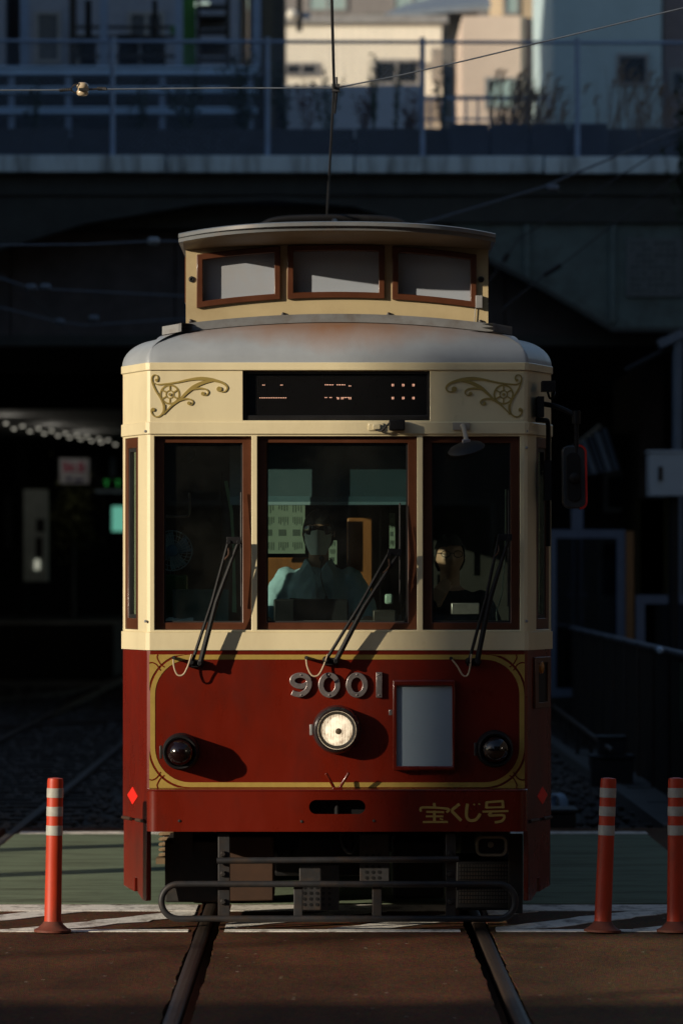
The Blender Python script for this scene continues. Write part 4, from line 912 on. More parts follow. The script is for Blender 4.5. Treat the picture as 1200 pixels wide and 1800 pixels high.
for sg in (-1, 1):
    a, b = .07 * UL, .66 * UL
    r0 = [(a, Z2 + .012), (b, Z2 + .012), (b, Z3 - .012), (a, Z3 - .012)]
    g = .05
    r1 = [(a + g, Z2 + .07), (b - g, Z2 + .07), (b - g, Z3 - .065), (a + g, Z3 - .065)]
    g = .075
    r2 = [(a + g, Z2 + .09), (b - g, Z2 + .09), (b - g, Z3 - .085), (a + g, Z3 - .085)]
    f = part('corner_window', cham(MB().ring(r0, r1, .004, .04), sg), BROWN, bevel=.004)
    part('gasket', cham(MB().ring(r1, r2, .010, .03), sg), RUBBER, f)
    part('pane', cham(MB().box(a + .05, b - .05, .020, .025, Z2 + .07, Z3 - .065), sg), GLASS, f)
    # skirt plate under the corner, with a notch
    sz, sb = .548, .165
    t = lambda q: q * UL
    poly = [(t(0), sz), (t(1.0), sz), (t(1.0), sb - .02), (t(.86), sb - .025), (t(.62), sb + .01), (t(.60), sb + .085), (t(.47), sb + .085), (t(.47), sb + .012), (t(0), sb + .03)]
    part('corner_skirt', cham(MB().prism(poly, .003, .03), sg), RED, bevel=.005)
    for q in (.02, .62): part('hinge', cham(MB().tube([(t(q), -.004, sz + .006), (t(q + .36), -.004, sz + .006)], .009, 8), sg), RUST, smooth=40)
    q = .44; c = (t(q) if sg < 0 else t(.40), .675)
    part('warning_diamond', cham(MB().prism([(c[0] - .10, c[1]), (c[0], c[1] - .046), (c[0] + .10, c[1]), (c[0], c[1] + .046)], -.003, .001), sg), mat('diamond_red', (.72, .02, .012), .45, var=.05))
    mb = MB()
    for k in range(7):
        mb.box(sg * HW - .006, sg * HW + .006, 2.6 + 1.3 * k, 3.6 + 1.3 * k, Z2 + .03, Z3 - .03)
    part('cab_side_glass', MB().box(sg * HW - .004, sg * HW + .004, .48, 1.63, Z2 + .01, Z3 - .01), GLASS)
    part('side_glazing', mb, GLASSD)
# grille window low on the right corner panel
a, b = .12 * UL, .80 * UL
z1, z0 = l(0, 1155, .2)[1], l(0, 1245, .2)[1]
f = part('side_indicator', cham(MB().ring([(a, z0), (b, z0), (b, z1), (a, z1)], [(a + .05, z0 + .03), (b - .07, z0 + .03), (b - .07, z1 - .03), (a + .05, z1 - .03)], -.012, .004), 1), BROWN, bevel=.004)
part('dark_plate', cham(MB().box(a + .04, b - .06, -.003, .002, z0 + .02, z1 - .02), 1), BLACK, f)
part('amber_lamp', cham(MB().lathe((a + .17, -.004, z1 - .055), [(.035, 0), (.03, .012), (.012, .018)], 16), 1), mat('amber_lens', (.35, .14, .02), .2), f, smooth=40)

# destination display
f = part('destination_sign', MB().ring([(sx0, sz0), (sx1, sz0), (sx1, sz1), (sx0, sz1)], [(sx0 + .016, sz0 + .028), (sx1 - .012, sz0 + .028), (sx1 - .012, sz1 - .012), (sx0 + .016, sz1 - .012)], .018, .05), BLACK, bevel=.004)
mbd = MB(); cell = .0085
ix0, ix1 = sx0 + .016, sx1 - .012; iz0, iz1 = sz0 + .028, sz1 - .012
part('display_panel', MB().box(ix0, ix1, .044, .050, iz0, iz1), mat('led_panel', (.006, .006, .0065), .3, var=.2, scale=90), f)
mbm = MB()
for k in range(int((ix1 - ix0) / .0108)):
    x = ix0 + .006 + k * .0108; mbm.box(x - .0012, x + .0012, .0425, .0442, iz0 + .004, iz1 - .004)
part('panel_ribs', mbm, mat('led_ribs', (.014, .012, .011), .5), f, kind='stuff')
def dot(px, py):
    x, z = l(px, py, .04); mbd.box(x - .0017, x + .0017, .038, .044, z - .0019, z + .0019)
z_ = lambda zx: 420 + zx * .3
for q in (140, 149, 245, 254): dot(z_(q), 676.8)
for k in range(16): dot(z_(123 + k * 10.1), 699.3)
for k in range(6): dot(z_(505 + k * 9), 676.4)
for k in range(6): dot(z_(574 + k * 9), 676.4)
for k in range(2): dot(z_(644 + k * 9), 678.4)
for q in (505, 513, 532, 541, 574, 583, 600, 609, 618, 627, 636, 645, 654): dot(z_(q), 698.8)
for q in (577, 583, 600, 609, 645, 654): dot(z_(q), 701)
for q in (900, 961, 1021):
    for r_ in (123, 199):
        for s1 in (-4, 4):
            for s2 in (-4, 4): dot(z_(q + s1), 640 + (r_ + s2) * .3)
part('led_dots', mbd, emis('led_orange', (1.0, .52, .34), 1.9), f, kind='stuff')
mb = MB()
x0, x1 = sx0 + .03, sx1 - .03
part('sign_glass', MB().box(sx0 + .016, sx1 - .012, .026, .029, sz0 + .028, sz1 - .012), glass('sign_glass', (.9, .9, .9), .02), f)

# gold lining of the red front, built as thin raised lines
def q2(px, py, dy=0.0): return Vector(l(px, py, dy))
lo, hi_ = q2(268.5, 1379.5), q2(916.5, 1155)
def rrect(c0, c1, r, n=10):
    pts = []
    for cx_, cz_, a in ((c1.x - r, c1.y - r, 0), (c0.x + r, c1.y - r, 90), (c0.x + r, c0.y + r, 180), (c1.x - r, c0.y + r, 270)):
        for k in range(n + 1):
            t = R(a + 90 * k / n); pts.append(Vector((cx_ + r * math.cos(t), cz_ + r * math.sin(t))))
    return pts
Rr = 66 / 341.9
mb = MB().ribbon(rrect(lo, hi_, Rr), 8.5 / 341.9, -.0022, .001, closed=True)
part('gold_border', mb, GOLD)
olo, ohi = q2(262.5, 1385), q2(921.5, 1150.5)
for cxs_, cz_, sx, sz in ((olo.x, ohi.y, 1, -1), (ohi.x, ohi.y, -1, -1), (olo.x, olo.y, 1, 1), (ohi.x, olo.y, -1, 1)):
    r_out = Rr + 8.0 / 341.9; cc = Vector(((lo.x + Rr) if sx > 0 else (hi_.x - Rr), (hi_.y - Rr) if sz < 0 else (lo.y + Rr)))
    arc = []
    for k in range(15):
        t = R(6 + 78 * k / 14); p = cc + Vector((-sx * math.cos(t), -sz * math.sin(t))) * r_out
        arc.append(p)
    poly = [Vector((cxs_, cz_))] + [Vector((cxs_, arc[0].y))] + [p for p in arc if (p.x - cxs_) * sx > 0 and (p.y - cz_) * sz > 0] + [Vector((arc[-1].x, cz_))]
    pc = part('corner_ornament', MB().prism(poly, -.0020, .001), GOLD)
    u = 1 / 341.9
    def cl(dx, dz): return Vector((cxs_ + sx * dx * u, cz_ + sz * dz * u))
    mb = MB()
    for ti, tr in enumerate(([(27, 22), (20, 17), (14, 6), (15, 0)], [(20, 28), (13, 18), (5, 14), (0, 15)])):
        mb.ribbon(catmull([cl(*p) for p in tr], 5), 2.0 * u, -.0036 - .0004 * ti, .0005)
    part('ornament_line', mb, RED, pc)

# scroll ornaments on the cream fascia
def scroll(mx):
    def W(zx, zy):
        px, py = 200 + zx / 3, 370 + zy / 3
        if mx: px = 2 * 591.5 - px
        return q2(px, py)
    SN = [0]; u = 1 / 341.9 / 3; mb = MB(); y0, y1 = -.0025, .001
    def st(pts, ws):
        c = catmull([W(*p) for p in pts], 6); k = len(c); m_ = len(ws) - 1
        wl = []
        for i in range(k):
            t = i / (k - 1) * m_; a = min(int(t), m_ - 1); wl.append((ws[a] + (ws[a + 1] - ws[a]) * (t - a)) * u)
        SN[0] += 1; mb.ribbon(c, wl, y0 - .0003 * SN[0], y1)
    def disc(c, r): 
        w_ = W(*c); mb.prism([(w_.x + r * u * math.cos(t * math.pi / 8), w_.y + r * u * math.sin(t * math.pi / 8)) for t in range(16)], y0 - .0042, y1)
    def circ(c, r, wd):
        w_ = W(*c); mb.ribbon([Vector((w_.x + r * u * math.cos(t * math.pi / 18), w_.y + r * u * math.sin(t * math.pi / 18))) for t in range(36)], wd * u, y0 - .0002, y1, closed=True)
    C = (296, 970)
    circ(C, 49, 9); circ(C, 20, 6); disc(C, 8)
    for k in range(6):
        a = R(90 + 60 * k); st([(C[0] + 20 * math.cos(a), C[1] + 20 * math.sin(a)), (C[0] + 47 * math.cos(a), C[1] + 47 * math.sin(a))], [7, 8])
    st([(224, 898), (234, 888), (230, 872), (214, 867), (202, 880), (204, 908), (222, 950), (246, 988), (262, 1025), (262, 1058), (246, 1082), (222, 1088), (203, 1073), (199, 1053), (208, 1047)], [10, 8, 6, 6, 7, 8, 9, 9, 9, 9, 8, 7, 6, 9, 12])
    disc((226, 895), 8); disc((208, 1050), 10)
    st([(205, 906), (228, 917), (262, 916), (330, 907), (400, 892), (460, 886), (520, 893), (575, 910), (598, 932), (592, 950), (575, 957), (556, 950)], [4, 6, 8, 9, 12, 18, 17, 12, 9, 7, 6, 10])
    disc((556, 942), 14)
    st([(525, 898), (470, 908), (420, 932), (380, 965), (345, 1000), (305, 1030), (262, 1075)], [6, 18, 20, 15, 11, 9, 6])
    st([(400, 945), (450, 938), (485, 943), (499, 958), (490, 973), (472, 973)], [8, 10, 8, 6, 5, 8]); disc((470, 966), 10)
    st([(345, 1003), (375, 993), (404, 997), (418, 1010), (410, 1024), (396, 1022)], [8, 10, 8, 6, 5, 8]); disc((396, 1016), 9)
    st([(268, 1022), (268, 1045), (262, 1075)], [5, 7, 6])
    part('scroll_ornament', mb, GOLDD)
scroll(False); scroll(True)

# fleet number 9001, headlight, tail lamps
def stroke(name, pts, wd, y0, y1, m, closed=False, parent=None, **k):
    return part(name, MB().ribbon([q2(*p) for p in pts], wd / 341.9, y0, y1, closed=closed), m, parent, **k)
def ell(cx_, cy_, rx, ry, n=32): return [(cx_ + rx * math.cos(2 * math.pi * t / n), cy_ - ry * math.sin(2 * math.pi * t / n)) for t in range(n)]
def rivets(o, pts):
    for px, py in pts: part('rivet', MB().lathe(l3(px, py, -.022), [(.005, 0), (.0045, .003), (.002, .005)], 8), STEEL, o)
nine = MB().ribbon([q2(*p) for p in ell(528, 1196.5, 14.5, 9.8)], 9.2 / 341.9, -.022, -.002, closed=True)
nine.ribbon([q2(*p) for p in catmull([(543.5, 1197), (543, 1206), (538, 1215), (529, 1220.5), (520, 1220), (513, 1217)], 5)], 9.4 / 341.9, -.0222, -.0018)
o = part('numeral', nine, STEEL, bevel=.002); rivets(o, [(529, 1186.5), (529, 1222)])
for cx_ in (578.5, 627): o = stroke('numeral', ell(cx_, 1204, 14.5, 17.6), 9.2, -.022, -.002, STEEL, True, bevel=.002); rivets(o, [(cx_, 1185.7), (cx_, 1222)])
o = stroke('numeral', [(666, 1181.5), (666, 1226)], 10.5, -.022, -.002, STEEL, bevel=.002); rivets(o, [(666, 1186), (666, 1222)])
hc = l3(592, 1282.5)
hl_ = part('headlight', MB().lathe(hc, [(.128, -.01), (.124, .02), (.120, .060), (.116, .085), (.108, .094), (.100, .090), (.094, .070), (.09, .04)], 48), mat('lamp_black', (.02, .02, .021), .28, var=.1, coat=.4), smooth=50)
part('bezel', MB().lathe(hc, [(.1025, .090), (.107, .094), (.105, .100), (.099, .100), (.096, .092)], 48, caps=False), CHROME, hl_, smooth=50)
def lensmat():
    m = bpy.data.materials.new('headlight_glow'); m.use_nodes = True; n = m.node_tree.nodes; L = m.node_tree.links; b = n['Principled BSDF']
    tc = n.new('ShaderNodeTexCoord'); wv = n.new('ShaderNodeTexWave'); wv.bands_direction = 'X'; wv.inputs['Scale'].default_value = 40; wv.inputs['Distortion'].default_value = 1.2; L.new(tc.outputs['Object'], wv.inputs[0])
    no = n.new('ShaderNodeTexNoise'); no.inputs['Scale'].default_value = 34; no.inputs['Detail'].default_value = 5; L.new(tc.outputs['Object'], no.inputs[0])
    a = n.new('ShaderNodeMath'); a.operation = 'MULTIPLY'; L.new(wv.outputs['Fac'], a.inputs[0]); a.inputs[1].default_value = .30
    c = n.new('ShaderNodeMath'); c.operation = 'ADD'; L.new(a.outputs[0], c.inputs[0]); L.new(no.outputs['Fac'], c.inputs[1])
    r = n.new('ShaderNodeValToRGB'); e = r.color_ramp.elements; e[0].position = .40; e[0].color = (.22, .11, .045, 1); e[1].position = .70; e[1].color = (1.05, .86, .58, 1); L.new(c.outputs[0], r.inputs[0])
    L.new(r.outputs[0], b.inputs['Emission Color']); b.inputs['Emission Strength'].default_value = .9; b.inputs['Roughness'].default_value = .2; b.inputs['Base Color'].default_value = (.5, .45, .4, 1)
    return m
part('lens', MB().lathe(hc, [(.081, .060), (.079, .066), (.06, .075), (.03, .082), (.006, .084)], 40), lensmat(), hl_, smooth=60)
part('lens_ring', MB().lathe(hc, [(.0805, .060), (.0955, .062), (.0965, .090), (.0805, .070)], 48, caps=False), RUBBER, hl_, smooth=40)
part('bulb_cap', MB().lathe(hc + Vector((.008, 0, -.006)), [(.017, .080), (.015, .088), (.005, .092)], 16), mat('bulb_cap', (.10, .07, .04), .4), hl_, smooth=50)
part('hinge', MB().box(hc.x - .140, hc.x - .124, -.05, -.02, hc.z - .028, hc.z + .028), GREYM, hl_, bevel=.003)
for px, py, s_ in ((318.5, 1321, -1), (868.5, 1316, 1)):
    c = l3(px, py)
    o = part('tail_lamp', MB().lathe(c, [(.098, -.01), (.094, .02), (.092, .09), (.090, .135), (.082, .146), (.074, .142), (.070, .12)], 44), BLACK, smooth=50)
    part('lens', MB().lathe(c, [(.072, .120), (.070, .140), (.060, .166), (.042, .186), (.020, .197), (.003, .20)], 36), mat('dark_red_lens', (.007, .002, .002), .16, var=.1, coat=.5), o, smooth=60)
    part('hinge', MB().box(c.x - .108, c.x - .094, -.10, -.06, c.z - .034, c.z + .034), DARKM, o, bevel=.003)
# framed picture board beside the headlight
x0, z0 = l(690, 1354, -.04); x1, z1 = l(799, 1195, -.04)
o = part('picture_board', MB().ring([(x0, z0), (x1, z0), (x1, z1), (x0, z1)], [(x0 + .02, z0 + .022), (x1 - .014, z0 + .022), (x1 - .014, z1 - .03), (x0 + .02, z1 - .03)], -.058, .001), RED, bevel=.006)
part('board_face', MB().box(x0 + .016, x1 - .010, -.038, -.030, z0 + .018, z1 - .026), mat('board_face', (.24, .31, .37), .35, var=.03, coat=.2), o)
part('latch', MB().box(x0 - .02, x0 - .002, -.045, -.02, l(0, 1257)[1], l(0, 1247)[1]), STEEL, o, bevel=.002)
# bumper
b0z, b1z = .510, .716
yb = -.13
def barc(sx):
    return [(sx * (.917 + .058 * math.sin(R(a))), yb + .06 - .06 * math.cos(R(a))) for a in (0, 15, 30, 45, 60, 75, 90)]
sl0, sl1 = l(543, 1431, yb), l(642, 1406, yb)
srad = (sl1[1] - sl0[1]) / 2; scz = (sl0[1] + sl1[1]) / 2
sxa, sxb = sl0[0] - .05, sl1[0] + .05
inner = [(sl1[0] - srad + srad * math.cos(R(a)), scz + srad * math.sin(R(a))) for a in range(-90, 91, 15)] + [(sl0[0] + srad + srad * math.cos(R(a)), scz + srad * math.sin(R(a))) for a in range(90, 271, 15)]
outer = []
for (x, z) in inner:
    dx, dz = x - (sxa + sxb) / 2, z - scz
    hx, hzz = (sxb - sxa) / 2, (b1z - scz if dz >= 0 else scz - b0z)
    k = min(hx / abs(dx) if abs(dx) > 1e-6 else 9e9, hzz / abs(dz) if abs(dz) > 1e-6 else 9e9)
    outer.append(((sxa + sxb) / 2 + dx * k, scz + dz * k))
outer_c = list(outer)
for cxn, czn in ((sxa, b0z), (sxb, b0z), (sxa, b1z), (sxb, b1z)):
    j = min(range(len(outer_c)), key=lambda i: (outer_c[i][0] - cxn) ** 2 + (outer_c[i][1] - czn) ** 2); outer_c[j] = (cxn, czn)
mb = MB().ring(outer_c, inner, yb, yb + .014)
lp = [(.975, .03)] + [(x, y) for x, y in reversed(barc(1))] + [(sxb, yb)]
def strip(pts, d=.014):
    o_ = offs(pts, 0); i_ = offs(pts, d)
    k = len(mb.v)
    mb.loft([[Vector((p[0], p[1], b0z)), Vector((q[0], q[1], b0z)), Vector((q[0], q[1], b1z)), Vector((p[0], p[1], b1z))] for p, q in zip(o_, i_)])
strip(lp, .014)
strip([(-.975, .03)] + [(x, y) for x, y in reversed(barc(-1))] + [(sxa, yb)], -.014)
bum = part('bumper', mb, RED, smooth=35)
top = barc(-1)[::-1] + barc(1)
part('bumper_top', MB().hprism([(-.975, -.004)] + top + [(.975, -.004)], b1z, b1z + .010), RED, bum, bevel=.005)
part('bumper_inner', MB().box(-.9, .9, -.02, -.01, b0z + .01, b1z - .005), BLACK, bum)
for px, py in ((315.5, 1443), (530, 1444), (657, 1443)):
    part('screw', MB().lathe(l3(px, py, yb), [(.008, 0), (.007, .004), (.002, .005)], 8), DARKM, bum)
part('coupler_pin', MB().tube([l3(592, 1432, -.05), l3(592, 1404, -.05)], .014, 10), BLACK, bum)
mb = MB()
for a, b in (((572.5, 1359), (590, 1390)), ((613, 1358), (594, 1390))):
    mb.tube([l3(a[0], a[1], -.10), l3(b[0], b[1], -.075)], .0085, 6)
mb.box(l(584, 0)[0], l(602, 0)[0], -.12, -.05, l(0, 1391)[1], l(0, 1382)[1])
part('flag_bracket', mb, RED, bevel=.003)
# lettering on the bumper
KJ = []
def kj(pts, wd): KJ.append(([(600 + a / 3, 1120 + b / 3) for a, b in pts], wd / 3))
kj([(488, 874), (490, 900)], 15)
kj([(418, 920), (428, 898), (560, 905), (552, 924)], 12)
kj([(446, 921), (540, 923)], 11); kj([(444, 945), (536, 945)], 10); kj([(489, 915), (489, 972)], 15); kj([(428, 975), (560, 974)], 11); kj([(517, 957), (534, 962)], 8)
kj([(622, 880), (606, 892), (582, 914), (600, 936), (630, 968)], 16)
kj([(663, 878), (658, 915), (659, 948), (676, 966), (704, 964), (722, 946), (730, 930)], 16)
kj([(694, 880), (703, 884)], 8); kj([(720, 878), (729, 882)], 8)
kj([(765, 868), (762, 902)], 15); kj([(762, 871), (852, 864)], 12); kj([(848, 862), (851, 902)], 15); kj([(760, 899), (852, 896)], 10)
kj([(742, 920), (878, 917)], 11)
kj([(790, 922), (778, 940), (846, 938), (858, 950), (842, 970), (806, 976)], 13)
mb = MB()
for i, (pts, wd) in enumerate(KJ):
    mb.ribbon(catmull([q2(a, b, yb) for a, b in pts], 1 if len(pts) < 4 else 4), wd / 343, yb - .002 - .00012 * i, yb + .001)
part('name_lettering', mb, mat('gold_lettering', (.34, .23, .06), .5, var=.06), label='gold painted lettering reading the tram name on the bumper')

# wipers
def wiper(piv, arm2, joint, blade, hose, dyj=-.085):
    (ax, ay), (bx, by) = piv, arm2; jx, jy = joint
    base = MB()
    for c in (piv, arm2): base.lathe(l3(c[0], c[1], 0), [(.020, -.005), (.020, .03), (.012, .05), (.012, .095)], 12)
    base.pbox if False else None
    x0, z0 = l(min(ax, bx) - 5, ay + 7); x1, z1 = l(max(ax, bx) + 5, ay - 6)
    base.box(x0, x1, -.035, -.001, z0, z1)
    o = part('wiper', base, BLACK, bevel=.003)
    part('main_arm', MB().tube([l3(ax, ay, -.08), l3(ax + (jx - ax) * .5, ay + (jy - ay) * .5, -.10), l3(jx + 12, jy, dyj)], [.014, .013, .009], 8), BLACK, o, smooth=40)
    part('guide_arm', MB().tube([l3(bx, by, -.08), l3(bx + (jx - bx) * .5, by + (jy - by) * .5, -.10), l3(jx - 6, jy, dyj)], [.0085, .0085, .008], 8), BLACK, o, smooth=40)
    part('joint', MB().box(l(jx - 9, 0)[0], l(jx + 16, 0)[0], dyj - .012, dyj + .014, l(0, jy + 6)[1], l(0, jy - 6)[1]).cyl(l3(jx - 6, jy + 3, dyj - .02), l3(jx - 6, jy + 3, dyj + .02), .012).cyl(l3(jx + 12, jy + 3, dyj - .02), l3(jx + 12, jy + 3, dyj + .02), .012), BLACK, o, bevel=.002)
    part('blade', MB().tube([l3(blade[0], blade[1], .012), l3(blade[0] + .5, (blade[1] + blade[3]) / 2, -.004), l3(blade[2], blade[3], .012)], [.005, .007, .005], 6).tube([l3(blade[0], blade[1] + 35, -.01), l3(blade[0] + .5, (blade[1] + blade[3]) / 2, -.03), l3(blade[2], blade[3] - 40, -.01)], .005, 6).cyl(l3(jx + 11, jy, dyj), l3(blade[0] + .5, jy + 4, -.02), .007), RUBBER, o, smooth=40)
    part('nozzle', MB().cyl(l3(hose[0][0], hose[0][1], 0), l3(hose[0][0], hose[0][1], -.09), .009, n=10), DARKM, o, smooth=40)
    part('washer_hose', MB().tube(catmull([l3(a, b, -.085 if i < len(hose) - 1 else -.10) for i, (a, b) in enumerate(hose)], 6), .0045, 8), mat('hose_beige', (.42, .33, .22), .5), o, smooth=50)
    part('hook', MB().tube(catmull([l3(jx - 7, jy + 12, dyj), l3(jx - 6, jy + 24, dyj - .02), l3(jx - 12, jy + 32, dyj - .01), l3(jx - 17, jy + 36, dyj)], 4), .0045, 6), RUST, o)
wiper((352, 1166), (338, 1164), (408, 950), (424, 865, 424.5, 1066), [(305, 1156), (306, 1172), (312, 1186), (322, 1186), (330, 1172), (337, 1150)])
wiper((590, 1162), (573, 1160), (690, 971), (702.5, 884, 702.5, 1058), [(538, 1156), (540, 1172), (548, 1187), (559, 1187), (568, 1172), (576, 1150)])
wiper((838, 1163), (824, 1162), (882, 945), (893, 862, 892, 1066), [(792, 1157), (804, 1172), (812, 1186), (820, 1188), (825, 1176), (828, 1150)])
# brackets on the drip rail, round mirror, door mirror
o = part('lamp_bracket', MB().box(l(647, 0)[0], l(674, 0)[0], -.018, -.006, l(0, 757)[1], l(0, 744)[1]).box(l(655, 0)[0], l(668, 0)[0], -.035, -.016, l(0, 755)[1], l(0, 746)[1]), CREAM, bevel=.003)
part('sensor', MB().box(l(683, 0)[0], l(711, 0)[0], -.075, -.008, l(0, 757)[1], l(0, 739)[1]), BLACK, o, bevel=.006)
part('cable', MB().tube(catmull([l3(661, 755, -.03), l3(670, 757, -.04), l3(680, 748, -.05), l3(690, 739, -.04)], 5), .006, 8), RUBBER, o, smooth=50)
o = part('round_mirror', MB().box(l(795, 0)[0], l(825, 0)[0], -.022, -.008, l(0, 756)[1], l(0, 743)[1]).tube(catmull([l3(812, 749, -.02), l3(814, 750, -.10), l3(818, 768, -.15), l3(821, 784, -.19)], 5), .012, 8), mat('bracket_cream', (.35, .31, .25), .45), smooth=40)
part('mirror_dish', MB().lathe(l3(819, 788, -.20), [(.003, .028), (.05, .024), (.085, .010), (.097, -.004), (.092, -.012), (.003, -.014)], 32, axis=(-.22, -.30, .93)), RUBBER, o, smooth=40)
part('clamp', MB().box(l(810, 0)[0], l(824, 0)[0], -.20, -.16, l(0, 784)[1], l(0, 774)[1]), STEEL, o, bevel=.004)
D = .16
o = part('door_mirror', MB().box(l(942, 0, D)[0], l(954, 0, D)[0], D - .11, D + .02, l(0, 734, D)[1], l(0, 698, D)[1]).box(l(950, 0, D)[0], l(974, 0, D)[0], D - .12, D + .02, l(0, 689, D)[1], l(0, 671, D)[1]).tube(catmull([l3(954, 710, D), l3(975, 714, D - .04), l3(995, 722, D - .06), l3(1010, 731, D - .07)], 5), .014, 8).tube([l3(1012, 726, D - .07), l3(1012, 868, D - .05)], .012, 8).cyl(l3(1012, 722, D - .07), l3(1012, 745, D - .07), .022).tube(catmull([l3(962, 689, D), l3(966, 700, D - .02), l3(972, 697, D - .03), l3(974, 688, D)], 4), .007, 6), BLACK, bevel=.003)
def rr2(x0, x1, z0, z1, r, n=6): return [(p.x, p.y) for p in rrect(Vector((x0, z0)), Vector((x1, z1)), r, n)]
mx0, mz0 = l(985, 894, D); mx1, mz1 = l(1027, 784, D)
sk = lambda L_: [(x + (mz1 - z) * .02, z) for x, z in L_]
part('mirror_shell', MB().prism(sk(rr2(mx0, mx1, mz0, mz1, .035)), D - .07, D + .02), mat('mirror_shell', (.03, .033, .036), .4, coat=.2), o, bevel=.008)
part('mirror_boss', MB().prism(sk(rr2(mx0 + .022, mx1 - .030, mz0 + .035, mz1 - .035, .035)), D - .08, D - .068), BLACK, o, bevel=.004)
edge = rrect(Vector((mx0, mz0)), Vector((mx1, mz1)), .035, 6)
ed = sk([(p.x, p.y) for p in edge]); ed = [p for p in ed if p[0] > mx0 + .05]
ed = sorted(ed, key=lambda p: -math.atan2(p[1] - (mz0 + mz1) / 2, p[0] - mx0 - .03))
part('red_edge', MB().ribbon([Vector(p) for p in ed], .011, D - .074, D + .015), mat('red_trim', (.42, .025, .02), .4), o)
part('mirror_knuckle', MB().lathe(l3(1008, 840, D - .08), [(.03, 0), (.026, .03), (.01, .04)], 14), BLACK, o, smooth=40)
part('side_pipe', MB().tube(catmull([l3(942, 738, .12), l3(955, 739, .10), l3(962, 743, .12), l3(963, 780, .2), l3(963, 960, .25)], 5), .013, 8).box(l(955, 0, .2)[0], l(967, 0, .2)[0], .12, .24, l(0, 880, .2)[1], l(0, 810, .2)[1]), BLACK, smooth=40)

# underside
part('underframe', MB().box(-.95, .95, .05, 12, .50, .56), BLACK)
mb = MB()
for sx in (-.8, .8): mb.box(sx - .05, sx + .05, .3, 11.8, .36, .50)
part('sole_bar', mb, DARKM)
for y in (1.9, 3.7, 8.6, 10.4):
    for sx in (-1, 1):
        c = Vector((sx * .74, y, .345))
        o = part('wheel', MB().lathe(c, [(.05, -.09), (.345, -.06), (.345, .05), (.30, .06), (.10, .05), (.09, .08)], 32, axis=(sx, 0, 0)), DARKM, smooth=35)
    part('axle', MB().cyl((-.74, y, .345), (.74, y, .345), .06, n=12), DARKM, smooth=40)
for y in (2.8, 9.5):
    part('bogie_frame', MB().box(-.95, -.87, y - 1.3, y + 1.3, .30, .46).box(.87, .95, y - 1.3, y + 1.3, .30, .46).box(-.87, .87, y - .15, y + .15, .3, .45), DARKM, bevel=.01)
mb = MB()
for k in range(9): mb.tube([(-.90 + .05 * math.cos(t * .8), 1.15 + .05 * math.sin(t * .8), .30 + k * .028 + t * .0035) for t in range(9)], .010, 6)
mb.box(-.97, -.83, 1.05, 1.25, .27, .30).box(-.97, -.83, 1.05, 1.25, .555, .58)
part('coil_spring', mb, mat('spring_brown', (.16, .11, .06), .6), smooth=40)
mb = MB()
for k in range(6): mb.tube([(-.88, .35, .26 + k * .03), (-.80, .38, .25 + k * .03), (-.78, .5, .26 + k * .03)], .012, 6)
part('air_hose', mb, RUST)
Yc = -.10
def ub(name, a, b, c, d, dy, dep, m, **k):
    x0, z0 = l(a, d, dy); x1, z1 = l(b, c, dy)
    return part(name, MB().box(x0, x1, dy, dy + dep, z0, z1), m, **k)
ub('equipment_box', 290, 384, 1478, 1586, .32, .7, mat('box_charcoal', (.022, .021, .020), .6, var=.25, scale=9, dirt=(.09, .05, .03), dirt_amt=.6), bevel=.01)
ub('tool_box', 398, 481, 1470, 1584, .25, .6, RUST, bevel=.008)
for (a, b, c, d, rows) in ((526, 596, 1520, 1600, 4), (632, 684, 1466, 1553, 5)):
    dy = .30; x0, z0 = l(a, d, dy); x1, z1 = l(b, c, dy)
    o = part('perforated_plate', MB().box(x0, x1, dy, dy + .02, z0, z1), TUBE, bevel=.004)
    mb = MB()
    for i in range(5 if b - a > 60 else 3):
        for j in range(rows):
            q = l3(a + 9 + i * 11 if b - a > 60 else a + 12 + i * 11, d - 10 - j * 10, dy); mb.lathe(q, [(.009, -.004), (.009, .003)], 8)
    part('holes', mb, BLACK, o, kind='stuff')
for px0, px1 in ((383, 404), (783, 801)):
    x0, z0 = l(px0, 1612, Yc); x1, z1 = l(px1, 1470, Yc)
    o = part('guard_post', MB().box(x0, x1, Yc + .03, Yc + .075, z0, .5), TUBE if px0 < 500 else DARKM, bevel=.004)
    for py in (1501, 1536, 1585): part('bolt', MB().lathe(l3((px0 + px1) / 2 - 1, py, Yc + .03), [(.017, 0), (.017, .012), (.01, .02)], 6), DARKM, o)
for px0, px1 in ((516, 532), (654, 671)):
    x0, z0 = l(px0, 1615, Yc); x1, z1 = l(px1, 1556, Yc)
    part('guard_strut', MB().box(x0, x1, Yc + .02, Yc + .05, z0, z1), TUBE, bevel=.004)
part('guard_rail', MB().tube([l3(381, 1513, Yc), l3(806, 1510, Yc)], .0165, 12), TUBE, smooth=40)
lo_, hi2 = q2(284, 1615, Yc), q2(905, 1554, Yc)
part('guard_hoop', MB().tube([Vector((p.x, Yc, p.y)) for p in rrect(lo_, hi2, .088, 8)], .0165, 12, closed=True), TUBE, smooth=40)
x0, z0 = l(835, 1504, .1); x1, z1 = l(890, 1468, .1)
o = part('horn', MB().ring(rr2(x0, x1, z0, z1, .035), rr2(x0 + .014, x1 - .014, z0 + .014, z1 - .014, .022), .03, .10), mat('horn_beige', (.15, .13, .09), .5), bevel=.003)
part('horn_throat', MB().loft([[Vector((p[0], .05, p[1])) for p in rr2(x0 + .01, x1 - .01, z0 + .01, z1 - .01, .022)], [Vector(((p[0] - (x0 + x1) / 2) * .35 + (x0 + x1) / 2, .2, (p[1] - (z0 + z1) / 2) * .35 + (z0 + z1) / 2)) for p in rr2(x0 + .01, x1 - .01, z0 + .01, z1 - .01, .022)]]), BLACK, o)
